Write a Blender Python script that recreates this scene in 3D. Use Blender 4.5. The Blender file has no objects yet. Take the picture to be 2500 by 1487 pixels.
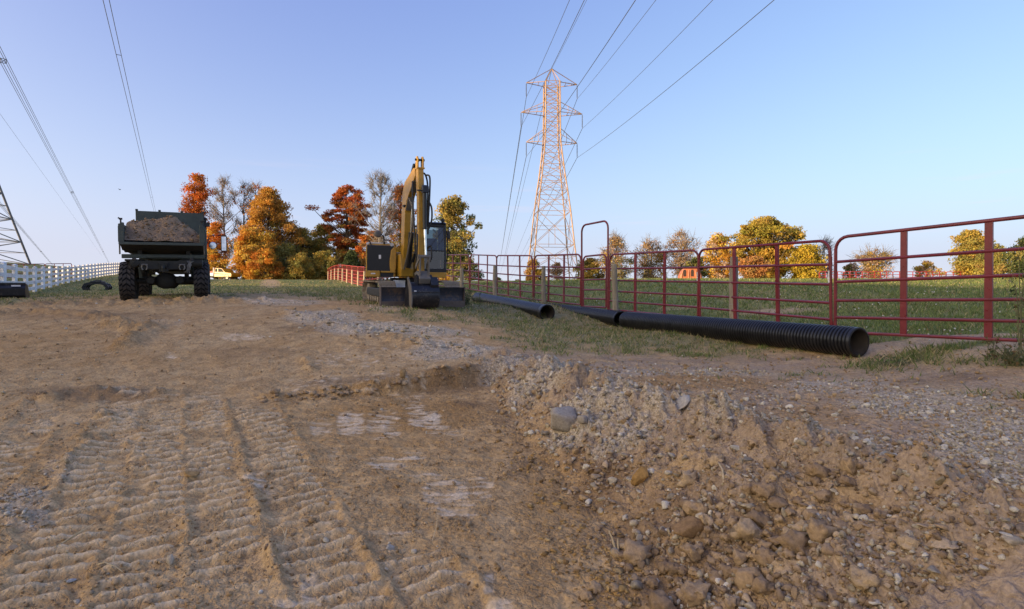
import bpy, math, random
import numpy as np
from mathutils import Vector, Matrix, Euler

random.seed(7)
rng = np.random.default_rng(11)
scn = bpy.context.scene
col = scn.collection
R = math.radians

# ------------------------------------------------------------------ camera, sky, sun, exposure
FPX, CX, HY, CAMZ = 1350.0, 1250.0, 708.0, 1.7      # focal length and horizon of the photograph in its own pixels
cam_d = bpy.data.cameras.new('camera')
cam = bpy.data.objects.new('camera', cam_d)
col.objects.link(cam)
cam.location = (0, 0, CAMZ)
cam.rotation_euler = (R(90), 0, 0)
cam_d.sensor_width = 36.0
cam_d.lens = 36.0 * FPX / 2500.0
cam_d.shift_y = -(1487 / 2 - HY) / 2500.0
cam_d.clip_start = 0.05
cam_d.clip_end = 20000
scn.camera = cam

SUN_AZ = R(60)         # sun stands behind the camera, this far to its left
SUN_EL = R(6.5)
SD = (math.sin(SUN_AZ), math.cos(SUN_AZ))           # horizontal direction the light travels

SKY_STRENGTH = 0.15
SKY_GRADE = ((0.90, 5.3), (0.92, 3.45), (0.50, 1.42))
SKY_HAZE = (0.71, 0.77, 0.85)
world = bpy.data.worlds.new('World')
scn.world = world
world.use_nodes = True
wn, wl = world.node_tree.nodes, world.node_tree.links
wn.clear()
w_out = wn.new('ShaderNodeOutputWorld')
w_bg = wn.new('ShaderNodeBackground')
w_sky = wn.new('ShaderNodeTexSky')
w_sky.sky_type = 'NISHITA'
w_sky.sun_disc = False
w_sky.sun_elevation = SUN_EL
w_sky.sun_rotation = math.pi + SUN_AZ
w_sky.altitude = 250
w_sky.air_density = 0.6
w_sky.dust_density = 6.0
w_sky.ozone_density = 4.0
w_bg.inputs['Strength'].default_value = SKY_STRENGTH
# the phone's rendering of the sky: each channel's range is compressed, then pale haze towards the horizon
def w_math(op, a, b, clamp=False):
    x = wn.new('ShaderNodeMath')
    x.operation = op
    x.use_clamp = clamp
    for sock, v in zip(x.inputs, (a, b)):
        if isinstance(v, (int, float)):
            sock.default_value = v
        else:
            wl.new(v, sock)
    return x.outputs[0]
w_sep = wn.new('ShaderNodeSeparateColor')
wl.new(w_sky.outputs[0], w_sep.inputs[0])
w_com = wn.new('ShaderNodeCombineColor')
for i, (g, k) in enumerate(SKY_GRADE):
    v = w_math('MULTIPLY', w_math('POWER', w_math('MULTIPLY', w_sep.outputs[i], SKY_STRENGTH), g), k / SKY_STRENGTH)
    wl.new(w_math('MINIMUM', v, (2.5, 2.15, 1.6)[i] / SKY_STRENGTH), w_com.inputs[i])
w_tc = wn.new('ShaderNodeTexCoord')
w_xyz = wn.new('ShaderNodeSeparateXYZ')
wl.new(w_tc.outputs['Generated'], w_xyz.inputs[0])
w_hz = w_math('POWER', 2.718, w_math('MULTIPLY', w_math('MAXIMUM', w_xyz.outputs[2], 0.0), -7.0))
w_mix = wn.new('ShaderNodeMix')
w_mix.data_type = 'RGBA'
wl.new(w_math('MULTIPLY', w_hz, 0.85), w_mix.inputs['Factor'])
wl.new(w_com.outputs[0], w_mix.inputs[6])
w_mix.inputs[7].default_value = tuple(c / SKY_STRENGTH for c in SKY_HAZE) + (1.0,)
# faint rosy streaks of evening cloud low in the sky, all round
w_map = wn.new('ShaderNodeMapping')
w_map.inputs['Scale'].default_value = (1.6, 1.6, 17.0)
wl.new(w_tc.outputs['Generated'], w_map.inputs['Vector'])
w_cn = wn.new('ShaderNodeTexNoise')
w_cn.inputs['Scale'].default_value = 2.3
w_cn.inputs['Detail'].default_value = 4
w_cn.inputs['Roughness'].default_value = 0.55
wl.new(w_map.outputs[0], w_cn.inputs['Vector'])
w_cr = wn.new('ShaderNodeMapRange')
w_cr.interpolation_type = 'SMOOTHSTEP'
w_cr.inputs['From Min'].default_value = 0.60
w_cr.inputs['From Max'].default_value = 0.74
wl.new(w_cn.outputs['Fac'], w_cr.inputs['Value'])
w_el = w_math('MULTIPLY', w_math('MULTIPLY', w_xyz.outputs[2], 14.0, True), w_math('SUBTRACT', 1.0, w_math('MULTIPLY', w_xyz.outputs[2], 4.2, True), True))
w_cl = wn.new('ShaderNodeMix')
w_cl.data_type = 'RGBA'
wl.new(w_math('MULTIPLY', w_math('MULTIPLY', w_cr.outputs[0], w_el), 0.55), w_cl.inputs['Factor'])
wl.new(w_mix.outputs[2], w_cl.inputs[6])
w_cl.inputs[7].default_value = tuple(c / SKY_STRENGTH for c in (0.68, 0.58, 0.66)) + (1.0,)
wl.new(w_cl.outputs[2], w_bg.inputs['Color'])
wl.new(w_bg.outputs[0], w_out.inputs['Surface'])

sun_d = bpy.data.lights.new('sun', 'SUN')
sun_d.energy = 5.0
sun_d.angle = R(0.6)
sun_d.color = (1.0, 0.74, 0.46)
sun = bpy.data.objects.new('sun', sun_d)
col.objects.link(sun)
sun.rotation_euler = Vector((SD[0] * math.cos(SUN_EL), SD[1] * math.cos(SUN_EL), -math.sin(SUN_EL))).to_track_quat('-Z', 'Y').to_euler()

vs = scn.view_settings
vs.view_transform = 'Standard'
vs.look = 'None'
vs.exposure = 0.42
vs.gamma = 1.0
scn.render.engine = 'CYCLES'
scn.cycles.use_denoising = True
scn.cycles.max_bounces = 4
scn.cycles.diffuse_bounces = 1
scn.cycles.glossy_bounces = 2
scn.cycles.transmission_bounces = 3
scn.cycles.transparent_max_bounces = 12

# ------------------------------------------------------------------ helpers
class MB:
    """collects shapes into one mesh"""
    def __init__(s):
        s.v, s.f = [], []
    def add(s, verts, faces):
        n = len(s.v)
        s.v.extend([tuple(map(float, p)) for p in verts])
        s.f.extend([tuple(i + n for i in fc) for fc in faces])
        return s
    def box(s, c, size, M=None):
        hx, hy, hz = size[0] / 2, size[1] / 2, size[2] / 2
        pts = [Vector((x, y, z)) for x in (-hx, hx) for y in (-hy, hy) for z in (-hz, hz)]
        if M is not None:
            pts = [M @ p for p in pts]
        c = Vector(c)
        return s.add([p + c for p in pts], [(0, 1, 3, 2), (4, 6, 7, 5), (0, 4, 5, 1), (2, 3, 7, 6), (0, 2, 6, 4), (1, 5, 7, 3)])
    def bx(s, x0, x1, y0, y1, z0, z1):
        return s.box(((x0 + x1) / 2, (y0 + y1) / 2, (z0 + z1) / 2), (abs(x1 - x0), abs(y1 - y0), abs(z1 - z0)))
    def bar(s, a, b, w, d=None):
        """straight bar of rectangular section between two points"""
        a, b = Vector(a), Vector(b)
        d = w if d is None else d
        ax = (b - a)
        L = ax.length
        M = ax.to_track_quat('Z', 'Y').to_matrix()
        return s.box((a + b) / 2, (w, d, L), M)
    def tube(s, pts, r, n=8, cap=True):
        pts = [Vector(p) for p in pts]
        m = len(pts)
        rr = r if isinstance(r, (list, tuple)) else [r] * m
        up = Vector((0, 0, 1))
        verts, faces = [], []
        prev = None
        for i, p in enumerate(pts):
            t = (pts[min(i + 1, m - 1)] - pts[max(i - 1, 0)])
            if t.length < 1e-9:
                t = Vector((0, 0, 1))
            t.normalize()
            if prev is None:
                ref = up if abs(t.z) < 0.95 else Vector((1, 0, 0))
                u = t.cross(ref).normalized()
            else:
                u = (prev - t * prev.dot(t))
                u = u.normalized() if u.length > 1e-6 else t.orthogonal().normalized()
            prev = u
            w = t.cross(u)
            for k in range(n):
                a = 2 * math.pi * k / n
                verts.append(p + (u * math.cos(a) + w * math.sin(a)) * rr[i])
        for i in range(m - 1):
            for k in range(n):
                a, b = i * n + k, i * n + (k + 1) % n
                faces.append((a, b, b + n, a + n))
        if cap:
            faces.append(tuple(range(n))[::-1])
            faces.append(tuple((m - 1) * n + k for k in range(n)))
        return s.add(verts, faces)
    def lathe(s, prof, o, ax, n=24, closed=False):
        """profile of (radius, along) turned about the axis ax through o"""
        o, ax = Vector(o), Vector(ax).normalized()
        u = ax.orthogonal().normalized()
        w = ax.cross(u)
        verts, faces = [], []
        m = len(prof)
        for r, h in prof:
            for k in range(n):
                a = 2 * math.pi * k / n
                verts.append(o + ax * h + (u * math.cos(a) + w * math.sin(a)) * r)
        rows = m if closed else m - 1
        for i in range(rows):
            j = (i + 1) % m
            for k in range(n):
                k2 = (k + 1) % n
                faces.append((i * n + k, i * n + k2, j * n + k2, j * n + k))
        if not closed:
            if prof[0][0] > 1e-6:
                faces.append(tuple(range(n))[::-1])
            if prof[-1][0] > 1e-6:
                faces.append(tuple((m - 1) * n + k for k in range(n)))
        return s.add(verts, faces)
    def prism(s, poly, d0, d1, plane='yz', fn=None):
        """polygon in a plane pushed through from d0 to d1 along the remaining axis"""
        n = len(poly)
        def P(a, b, d):
            if fn:
                return fn(a, b, d)
            return {'yz': (d, a, b), 'xz': (a, d, b), 'xy': (a, b, d)}[plane]
        verts = [P(a, b, d0) for a, b in poly] + [P(a, b, d1) for a, b in poly]
        faces = [tuple(range(n))[::-1], tuple(range(n, 2 * n))]
        for i in range(n):
            j = (i + 1) % n
            faces.append((i, j, j + n, i + n))
        return s.add(verts, faces)
    def build(s, name, m, parent=None, smooth=False, bevel=0.0, sharp=35, world_coords=False):
        me = bpy.data.meshes.new(name)
        vv = s.v
        if world_coords and parent is not None:
            o = parent.location
            vv = [(a - o.x, b - o.y, c - o.z) for a, b, c in vv]
        me.from_pydata(vv, [], s.f)
        me.validate()
        # consistent outward faces
        import bmesh
        bm = bmesh.new()
        bm.from_mesh(me)
        bmesh.ops.recalc_face_normals(bm, faces=bm.faces)
        bm.to_mesh(me)
        bm.free()
        if smooth:
            me.polygons.foreach_set('use_smooth', [True] * len(me.polygons))
            me.set_sharp_from_angle(angle=R(sharp))
        if m is not None:
            me.materials.append(m)
        ob = bpy.data.objects.new(name, me)
        col.objects.link(ob)
        if parent is not None:
            ob.parent = parent
        if bevel:
            b = ob.modifiers.new('bevel', 'BEVEL')
            b.width = bevel
            b.segments = 2
            b.limit_method = 'ANGLE'
            b.angle_limit = R(40)
        return ob

def tag(o, label=None, cat=None, group=None, kind=None):
    if label: o['label'] = label
    if cat: o['category'] = cat
    if group: o['group'] = group
    if kind: o['kind'] = kind
    return o

def thing(name, label, cat, loc=(0, 0, 0), rotz=0.0, group=None):
    o = bpy.data.objects.new(name, None)
    col.objects.link(o)
    o.location = loc
    o.rotation_euler = (0, 0, rotz)
    return tag(o, label, cat, group)

def shared(name, me, parent=None, loc=(0, 0, 0), rot=(0, 0, 0), scale=(1, 1, 1)):
    o = bpy.data.objects.new(name, me)
    col.objects.link(o)
    o.location, o.rotation_euler, o.scale = loc, rot, scale
    if parent is not None:
        o.parent = parent
    return o

def np_mesh(name, verts, tris, m, colors=None, smooth=False):
    """big triangle or quad mesh from arrays"""
    me = bpy.data.meshes.new(name)
    verts = np.ascontiguousarray(verts, dtype=np.float32)
    tris = np.ascontiguousarray(tris, dtype=np.int32)
    k = tris.shape[1]
    me.vertices.add(len(verts))
    me.vertices.foreach_set('co', verts.ravel())
    me.loops.add(tris.size)
    me.loops.foreach_set('vertex_index', tris.ravel())
    me.polygons.add(len(tris))
    me.polygons.foreach_set('loop_start', np.arange(0, tris.size, k, dtype=np.int32))
    me.polygons.foreach_set('loop_total', np.full(len(tris), k, dtype=np.int32))
    if smooth:
        me.polygons.foreach_set('use_smooth', np.ones(len(tris), dtype=bool))
    me.update(calc_edges=True)
    if colors is not None:
        at = me.attributes.new('col', 'FLOAT_COLOR', 'POINT')
        c4 = np.ones((len(verts), 4), dtype=np.float32)
        c4[:, :3] = colors
        at.data.foreach_set('color', c4.ravel())
    if m is not None:
        me.materials.append(m)
    return me

# ------------------------------------------------------------------ materials
def srgb(r, g, b):
    f = lambda c: (c / 255 / 12.92) if c / 255 <= 0.04045 else ((c / 255 + 0.055) / 1.055) ** 2.4
    return (f(r), f(g), f(b), 1.0)

class NT:
    def __init__(s, name):
        s.m = bpy.data.materials.new(name)
        s.m.use_nodes = True
        s.n, s.l = s.m.node_tree.nodes, s.m.node_tree.links
        s.p = s.n['Principled BSDF']
        s.out = s.n['Material Output']
        s._geo = None
    def node(s, t, **kw):
        x = s.n.new(t)
        for k, v in kw.items():
            setattr(x, k, v)
        return x
    def link(s, a, b):
        s.l.new(a, b)
    def pos(s, obj=False):
        if obj:
            return s.node('ShaderNodeTexCoord').outputs['Object']
        if s._geo is None:
            s._geo = s.node('ShaderNodeNewGeometry')
        return s._geo.outputs['Position']
    def scaled(s, vec, sc):
        m = s.node('ShaderNodeVectorMath', operation='MULTIPLY')
        s.link(vec, m.inputs[0])
        m.inputs[1].default_value = sc if isinstance(sc, tuple) else (sc, sc, sc)
        return m.outputs[0]
    def noise(s, vec, scale, detail=4, rough=0.55, dist=0.0):
        x = s.node('ShaderNodeTexNoise')
        s.link(vec, x.inputs['Vector'])
        x.inputs['Scale'].default_value = scale
        x.inputs['Detail'].default_value = detail
        x.inputs['Roughness'].default_value = rough
        x.inputs['Distortion'].default_value = dist
        return x.outputs['Fac']
    def ramp(s, fac, stops):
        x = s.node('ShaderNodeValToRGB')
        s.link(fac, x.inputs['Fac'])
        el = x.color_ramp.elements
        while len(el) < len(stops):
            el.new(0.5)
        for e, (p, c) in zip(el, stops):
            e.position = p
            e.color = c if isinstance(c, (tuple, list)) else (c, c, c, 1)
        return x.outputs['Color']
    def mix(s, fac, a, b, mode='MIX'):
        x = s.node('ShaderNodeMix', data_type='RGBA', blend_type=mode)
        for sock, v in ((x.inputs['Factor'], fac), (x.inputs[6], a), (x.inputs[7], b)):
            if hasattr(v, 'links') or hasattr(v, 'is_linked'):
                s.link(v, sock)
            else:
                sock.default_value = v
        return x.outputs[2]
    def math(s, op, a, b=None, c=None, clamp=False):
        x = s.node('ShaderNodeMath', operation=op, use_clamp=clamp)
        for sock, v in zip(x.inputs, (a, b, c)):
            if v is None:
                continue
            if hasattr(v, 'is_linked'):
                s.link(v, sock)
            else:
                sock.default_value = v
        return x.outputs[0]
    def attr(s, name, color=False):
        x = s.node('ShaderNodeAttribute', attribute_name=name)
        return x.outputs['Color'] if color else x.outputs['Fac']
    def bump(s, h, strength=0.5, dist=0.02, normal=None):
        x = s.node('ShaderNodeBump')
        s.link(h, x.inputs['Height'])
        x.inputs['Strength'].default_value = strength
        x.inputs['Distance'].default_value = dist
        if normal is not None:
            s.link(normal, x.inputs['Normal'])
        s.link(x.outputs[0], s.p.inputs['Normal'])
        return x.outputs[0]
    def set(s, **kw):
        for k, v in kw.items():
            s.p.inputs[k.replace('_', ' ')].default_value = v

def mat_plain(name, c, rough=0.5, metal=0.0, wear=None, wear_amt=0.5, scale=6.0, bump=0.0, spec=0.5, dust=None, dust_amt=0.4):
    """painted or bare surface with broken-up colour, worn or dusty patches"""
    t = NT(name)
    P = t.pos(True)
    n1 = t.noise(P, scale, 6, 0.65)
    n2 = t.noise(P, scale * 5.3, 4, 0.6)
    dk = (c[0] * 0.72, c[1] * 0.72, c[2] * 0.72, 1)
    lt = (min(c[0] * 1.18, 1), min(c[1] * 1.18, 1), min(c[2] * 1.18, 1), 1)
    cc = t.mix(t.ramp(n1, [(0.35, 0.0), (0.7, 1.0)]), dk, lt)
    rr = t.math('MULTIPLY_ADD', n2, 0.3, rough - 0.15, clamp=True)
    if wear:
        k = t.ramp(t.math('ADD', t.math('MULTIPLY', n1, 0.6), t.math('MULTIPLY', n2, 0.4)), [(0.62 - 0.25 * wear_amt, 0.0), (0.72 - 0.25 * wear_amt, 1.0)])
        cc = t.mix(k, cc, wear)
    if dust:
        n3 = t.noise(P, scale * 0.6, 5, 0.7)
        cc = t.mix(t.math('MULTIPLY', t.ramp(n3, [(0.3, 0.0), (0.75, 1.0)]), dust_amt), cc, dust)
    t.link(cc, t.p.inputs['Base Color'])
    t.link(rr, t.p.inputs['Roughness'])
    t.set(Metallic=metal)
    t.p.inputs['Specular IOR Level'].default_value = spec
    if bump:
        t.bump(n2, 0.5, bump)
    return t.m
# ------------------------------------------------------------------ the lie of the land
def sstep(a, b, x):
    t = np.clip((x - a) / (b - a), 0, 1)
    return t * t * (3 - 2 * t)

_GA = np.linspace(0, 2 * np.pi, 256, endpoint=False)
_GC, _GS = np.cos(_GA).astype(np.float32), np.sin(_GA).astype(np.float32)
_PERM = np.random.default_rng(5).permutation(1024).astype(np.int32)

def pn(x, y, seed=0):
    """gradient noise, about -0.7 to 0.7"""
    x, y = np.asarray(x, float), np.asarray(y, float)
    ix, iy = np.floor(x), np.floor(y)
    fx, fy = (x - ix).astype(np.float32), (y - iy).astype(np.float32)
    ix, iy = ix.astype(np.int32), iy.astype(np.int32)
    u = fx * fx * fx * (fx * (fx * 6 - 15) + 10)
    v = fy * fy * fy * (fy * (fy * 6 - 15) + 10)
    p0 = _PERM[(ix + seed * 131) & 1023]
    p1 = _PERM[(ix + 1 + seed * 131) & 1023]
    iy = iy + seed * 57
    def g(p, dx, dy):
        h = _PERM[(p + iy + dy) & 1023] & 255
        return _GC[h] * (fx - dx) + _GS[h] * (fy - dy)
    a, b = g(p0, 0, 0), g(p0, 0, 1)
    return (a + (g(p1, 1, 0) - a) * u) * (1 - v) + (b + (g(p1, 1, 1) - b) * u) * v

def fbm(x, y, seed=0, octaves=4, gain=0.5):
    s, a = 0, 1.0
    for k in range(octaves):
        s = s + a * pn(x, y, seed + k * 17)
        x, y, a = x * 2.03 + 3.1, y * 2.03 + 7.7, a * gain
    return s

UP = np.array([
    # bank and grass strip to the right
    (1.2, 2, .55), (2.5, 3, .58), (2.2, 4, .58), (1.5, 5.4, .60), (.9, 6, .60), (.25, 7.9, .64), (4, 3, .62), (6, 3, .70), (4, 5, .60),
    (6, 5, .70), (3, 7, .60), (5.19, 8.2, .68), (2.95, 14.2, .70), (2, 10, .62), (4.2, 10, .66), (5.3, 9.1, .84), (6.25, 7.25, .90), (7.5, 5, .9), (10, 5, 1.0),
    # ramp in the middle and to the left
    (0, 9.5, .72), (-.3, 8.0, .69), (-1, 8.4, .66), (-1.3, 7.6, .58), (-2, 8, .55), (-3, 6.9, .34), (-3, 8.5, .55), (-6, 7, .36), (-6, 10, .76), (-3, 11, .92), (-10, 9, .60), (-10, 12, .98),
    (-2.1, 13.8, 1.21), (-2.4, 14.7, 1.25), (-3.2, 16.5, 1.33), (-10.6, 17.1, 1.385), (-15, 17, 1.38), (-15, 12, 1.0), (-6, 14.5, 1.22), (-6, 17, 1.38), (0, 12, .85),
    # pipes and fence
    (1.03, 15.5, .85), (-1.48, 21, 1.2), (.65, 20.3, .95), (4.27, 12.6, .92), (2.75, 15.7, 1.02), (2.1, 17, 1.08), (.75, 19.6, 1.28),
    (-.6, 22.3, 1.40), (-1.9, 25, 1.58), (-3.4, 28, 1.75),
    # pasture behind the fence
    (10, 10, 1.05), (8, 14, 1.2), (15, 15, 1.35), (6, 20, 1.5), (3, 25, 1.75), (20, 25, 1.8), (5, 40, 2.4), (25, 45, 2.55), (40, 45, 2.6),
    (10, 55, 2.65), (60, 60, 2.7), (0, 60, 2.7), (20, 100, 2.3), (60, 100, 2.5), (100, 60, 2.8), (100, 120, 2.0),
    # left and far
    (-12.7, 47.5, 1.91), (-17, 56, 2.47), (-26.7, 80, 3.0), (-25.4, 28.9, 1.49), (-37.3, 46, 2.24), (-49, 69, 3.7), (-42, 72, 3.1), (-30, 70, 3.02),
    (-18, 25, 1.55), (-20, 40, 2.0), (-60, 40, 3.0), (-90, 110, 6.2), (-110, 115, 7.8), (-150, 120, 9.5), (-50, 115, 2.6), (-20, 110, 2.2), (0, 110, 2.3),
    (-30, 150, 1.5), (30, 200, 0.5), (-60, 200, 2), (-150, 200, 8), (-110, 60, 5.5), (140, 200, 1.0),
    # behind and beside the camera
    (0, -5, .25), (8, -5, .8), (-10, -5, .15), (0, -20, .8), (20, -10, 1.0), (-20, -10, .6), (-30, 5, .9), (-30, 15, 1.25), (20, 5, 1.15), (35, 10, 1.4),
    (-60, -60, 1), (60, -60, 1), (0, -80, 1), (120, 0, 1.5), (-120, 0, 2.0)], dtype=float)

def _tps(d2):
    return 0.5 * d2 * np.log(d2 + 1e-9)

def _fit(P):
    n = len(P)
    d2 = ((P[:, None, :2] - P[None, :, :2]) ** 2).sum(-1)
    A = np.zeros((n + 3, n + 3))
    A[:n, :n] = _tps(d2) + np.eye(n) * 0.6
    A[:n, n] = 1
    A[:n, n + 1:] = P[:, :2]
    A[n, :n] = 1
    A[n + 1:, :n] = P[:, :2].T
    return np.linalg.solve(A, np.concatenate([P[:, 2], np.zeros(3)]))

_W = _fit(UP)

def _upper(x, y):
    s = _W[-3] + _W[-2] * x + _W[-1] * y
    for (px, py, _), w in zip(UP, _W):
        s = s + w * _tps((x - px) ** 2 + (y - py) ** 2)
    return s

class _Grid:
    def __init__(s, x0, x1, y0, y1, st):
        s.x0, s.y0, s.st = x0, y0, st
        gx, gy = np.arange(x0, x1 + st, st), np.arange(y0, y1 + st, st)
        X, Y = np.meshgrid(gx, gy)
        s.Z = _upper(X, Y)
    def __call__(s, x, y):
        u = np.clip((x - s.x0) / s.st, 0, s.Z.shape[1] - 1.001)
        v = np.clip((y - s.y0) / s.st, 0, s.Z.shape[0] - 1.001)
        i, j = u.astype(int), v.astype(int)
        a, b = u - i, v - j
        Z = s.Z
        return (Z[j, i] * (1 - a) + Z[j, i + 1] * a) * (1 - b) + (Z[j + 1, i] * (1 - a) + Z[j + 1, i + 1] * a) * b

_GN = _Grid(-20, 16, -6, 34, .2)
_GF = _Grid(-340, 340, -340, 340, 3.0)

def upper(x, y):
    k = sstep(0, 3, np.minimum(np.minimum(x + 20, 16 - x), np.minimum(y + 6, 34 - y)))
    return _GN(x, y) * k + _GF(x, y) * (1 - k)

BY = np.array([0.5, 1.5, 2.5, 2.97, 3.76, 5.34, 6.6, 7.7, 9.0])
BTOE = np.array([1.2, 1.1, .98, .88, .70, .20, -.10, -.28, -.35])
BCRE = np.array([2.4, 2.3, 2.15, 2.05, 1.75, 1.22, .7, .2, .10])

def cut_parts(x, y):
    wob = 0.10 * pn(x * 1.7, y * 1.7, 5) + 0.06 * pn(x * 5, y * 5, 6)
    toe, cre = np.interp(y, BY, BTOE), np.interp(y, BY, BCRE)
    bank = np.clip((x - toe + wob) / (cre - toe), 0, 1)
    bank_s = bank ** 0.8
    bank_s = bank_s * bank_s * (3 - 2 * bank_s) * 0.5 + bank_s * 0.5
    ys = np.interp(x, [-8, -3, -1.5, -.3, .3], [6.4, 6.75, 7.15, 7.75, 7.9]) + wob * 0.8
    wd = np.interp(x, [-5, -3.4, -1.8, -.3], [2.6, .6, .14, .12])
    step = sstep(0, 1, (y - ys) / wd)
    return bank, bank_s, step

LANES = [(-3.87, .21, 2.4, 7.6, -.010), (-3.40, .21, 2.4, 7.2, 0.0), (-2.90, .20, 3.2, 7.4, .004), (-2.30, .23, 2.3, 6.7, .0), (-4.75, .20, 3.4, 6.6, -.02), (-1.72, .2, 2.3, 3.7, 0.0)]
LD = np.array([-.60, 1.0]) / math.hypot(.6, 1)

def lanes(x, y):
    """tracked-machine marks: bars across each lane, ridges between lanes"""
    h = np.zeros_like(x)
    cover = np.zeros_like(x)
    crest_light = np.zeros_like(x)
    for i, (x53, hw, y0, y1, cv) in enumerate(LANES):
        s = (x - x53) * LD[0] + (y - 5.3) * LD[1]
        u = (x - x53) * LD[1] - (y - 5.3) * LD[0] - cv * s * s
        u = u + 0.03 * pn(s * 1.1, u * 0 + i * 9.0, 33)
        along = sstep(y0 - .3, y0 + .2, y) * (1 - sstep(y1 - .5, y1 + .3, y))
        ins = (1 - sstep(hw - .035, hw + .015, np.abs(u))) * along
        ph = (s + .02 * pn(s * 2.1, u * 1.2, 40 + i) + .008 * pn(s * 6, u * 9, 45 + i) + .05 * u) / 0.140 + i * .37
        fr = ph - np.floor(ph)
        bar = np.where(fr < .55, sstep(.20, .55, fr), 1 - sstep(.55, .70, fr))
        brk = sstep(-.30, .05, pn(s * 1.6, u * 1.6, 50 + i) + .45 * pn(s * 8, u * 3.5, 60 + i))
        h = h + ins * (-.017 + bar * .040 * brk + .012 * pn(x * 16, y * 16, 70))
        edge = np.exp(-((np.abs(u) - hw - .035) / .035) ** 2) * along * sstep(-.2, .3, pn(s * 2.3, u * 3, 80 + i))
        h = h + edge * (.020 + .03 * pn(x * 13, y * 13, 90))
        cover = np.maximum(cover, ins)
        crest_light = np.maximum(crest_light, ins * brk * np.exp(-((fr - .50) / .13) ** 2))
    return h, cover, crest_light

def seg_dist(x, y, pts):
    d = np.full(np.shape(x), 1e9)
    for (ax, ay), (bx_, by_) in zip(pts[:-1], pts[1:]):
        dx, dy = bx_ - ax, by_ - ay
        t = np.clip(((x - ax) * dx + (y - ay) * dy) / (dx * dx + dy * dy), 0, 1)
        d = np.minimum(d, np.hypot(x - ax - t * dx, y - ay - t * dy))
    return d

def base_z(x, y):
    x, y = np.asarray(x, float), np.asarray(y, float)
    up = upper(x, y)
    fl = np.where(y > 3, .081 * (y - 3), 0.0) + .012 * np.clip(-x - 3, 0, 8)
    bank, bs, step = cut_parts(x, y)
    M = (1 - bs) * (1 - step) * sstep(-9, -1.5, y) * (1 - sstep(9, 16, -x))
    z = up * (1 - M) + fl * M
    # unseen ridge added left and behind the camera, shaped to shade the site
    t = SD[0] * x + SD[1] * y
    lat = SD[1] * x - SD[0] * y
    shade_ridge = sstep(-18, -62, t) * (8.7 + 3.2 * sstep(-48, -37, lat) + .9 * pn(lat * .05, lat * 0 + .5, 3) + .5 * pn(lat * .17, lat * 0 + .5, 4))
    wl_ = sstep(-125, -88, lat)
    z = z * (1 - sstep(-17, -40, t) * wl_) + shade_ridge * wl_
    # far land settles to a plain
    r = np.hypot(x, y)
    z = z * (1 - sstep(210, 330, r)) + sstep(210, 330, r) * (shade_ridge * wl_ - 6.0)
    return z

def pix(px, py, base=None):
    """point of the land seen at a pixel of the photograph"""
    base = base or base_z
    ys = np.geomspace(1.6, 240, 5200)
    xs = (px - CX) / FPX * ys
    zr = CAMZ - (py - HY) / FPX * ys
    g = base(xs, ys)
    k = np.argmax(g >= zr)
    return np.array([xs[k], ys[k], g[k]])

def P3(px, py, Y):
    return Vector(((px - CX) / FPX * Y, Y, CAMZ - (py - HY) / FPX * Y))

# patches on the ground: centre and half size read off the photograph, kept as ellipses on the land
def patches(lst):
    out = []
    for px, py, rx, ry, w in lst:
        c = pix(px, py)
        a = pix(px, py - ry)
        b = pix(px, py + ry)
        out.append((c[0], c[1], max(rx * c[1] / FPX, .03), max(abs(a[1] - b[1]) / 2, .03), w, (px - CX) / FPX))
    return out

CHALK = patches([(785, 1045, 26, 20, 1), (855, 1032, 34, 28, 1.2), (936, 1035, 40, 32, .8), (1035, 1022, 42, 18, 1.05), (1085, 1050, 45, 14, .7), (1010, 985, 26, 22, .6),
                 (945, 1125, 46, 18, 1), (1010, 1112, 30, 14, .6), (1040, 1160, 50, 8, .7), (1090, 1205, 58, 34, 1), (1120, 1245, 48, 22, .9), (1160, 1190, 40, 30, .5), (815, 1110, 14, 14, .7),
                 (760, 1440, 26, 40, .8), (715, 1478, 60, 14, .6), (1220, 1474, 36, 14, 1), (1195, 1425, 12, 28, .5), (590, 822, 55, 8, .9), (940, 870, 160, 20, .35),
                 (1100, 830, 70, 8, .7), (960, 795, 110, 9, .6), (660, 735, 70, 6, .8), (860, 930, 160, 25, .3), (980, 1300, 70, 5, .5), (650, 1180, 60, 22, .35), (420, 870, 12, 8, .8), (1010, 815, 60, 10, .5)])
GRAV = patches([(790, 772, 95, 16, 1.2), (900, 800, 120, 18, 1.3), (1030, 805, 130, 14, 1.0), (1110, 855, 110, 20, 1.1), (1230, 885, 70, 20, 1), (1330, 935, 90, 35, 1), (1850, 1045, 140, 35, .8), (2080, 1100, 120, 40, .7), (1440, 1025, 110, 45, 1.1),
                (1560, 1050, 120, 40, 1), (1640, 1000, 80, 25, .8), (2260, 985, 200, 40, 1), (2420, 1060, 160, 60, 1.1), (2480, 1150, 100, 40, 1), (2060, 945, 150, 16, .8), (1700, 912, 260, 9, .7),
                (700, 738, 100, 7, .8), (950, 745, 60, 10, .6), (60, 1235, 70, 60, .8), (150, 1150, 50, 30, .6), (400, 790, 60, 10, .4), (1330, 905, 90, 18, .6), (2700, 1150, 150, 90, 1)])
ORAN = patches([(1000, 1010, 210, 40, 1), (900, 960, 150, 20, .8), (1360, 1180, 90, 150, .75), (1340, 1330, 90, 120, .65), (1700, 935, 200, 18, .9), (2000, 1010, 170, 25, .7), (120, 850, 260, 50, .6),
                (1540, 1130, 50, 30, .5), (60, 1160, 60, 70, .6), (1330, 1250, 80, 60, .55), (300, 800, 200, 20, .4)])
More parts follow.
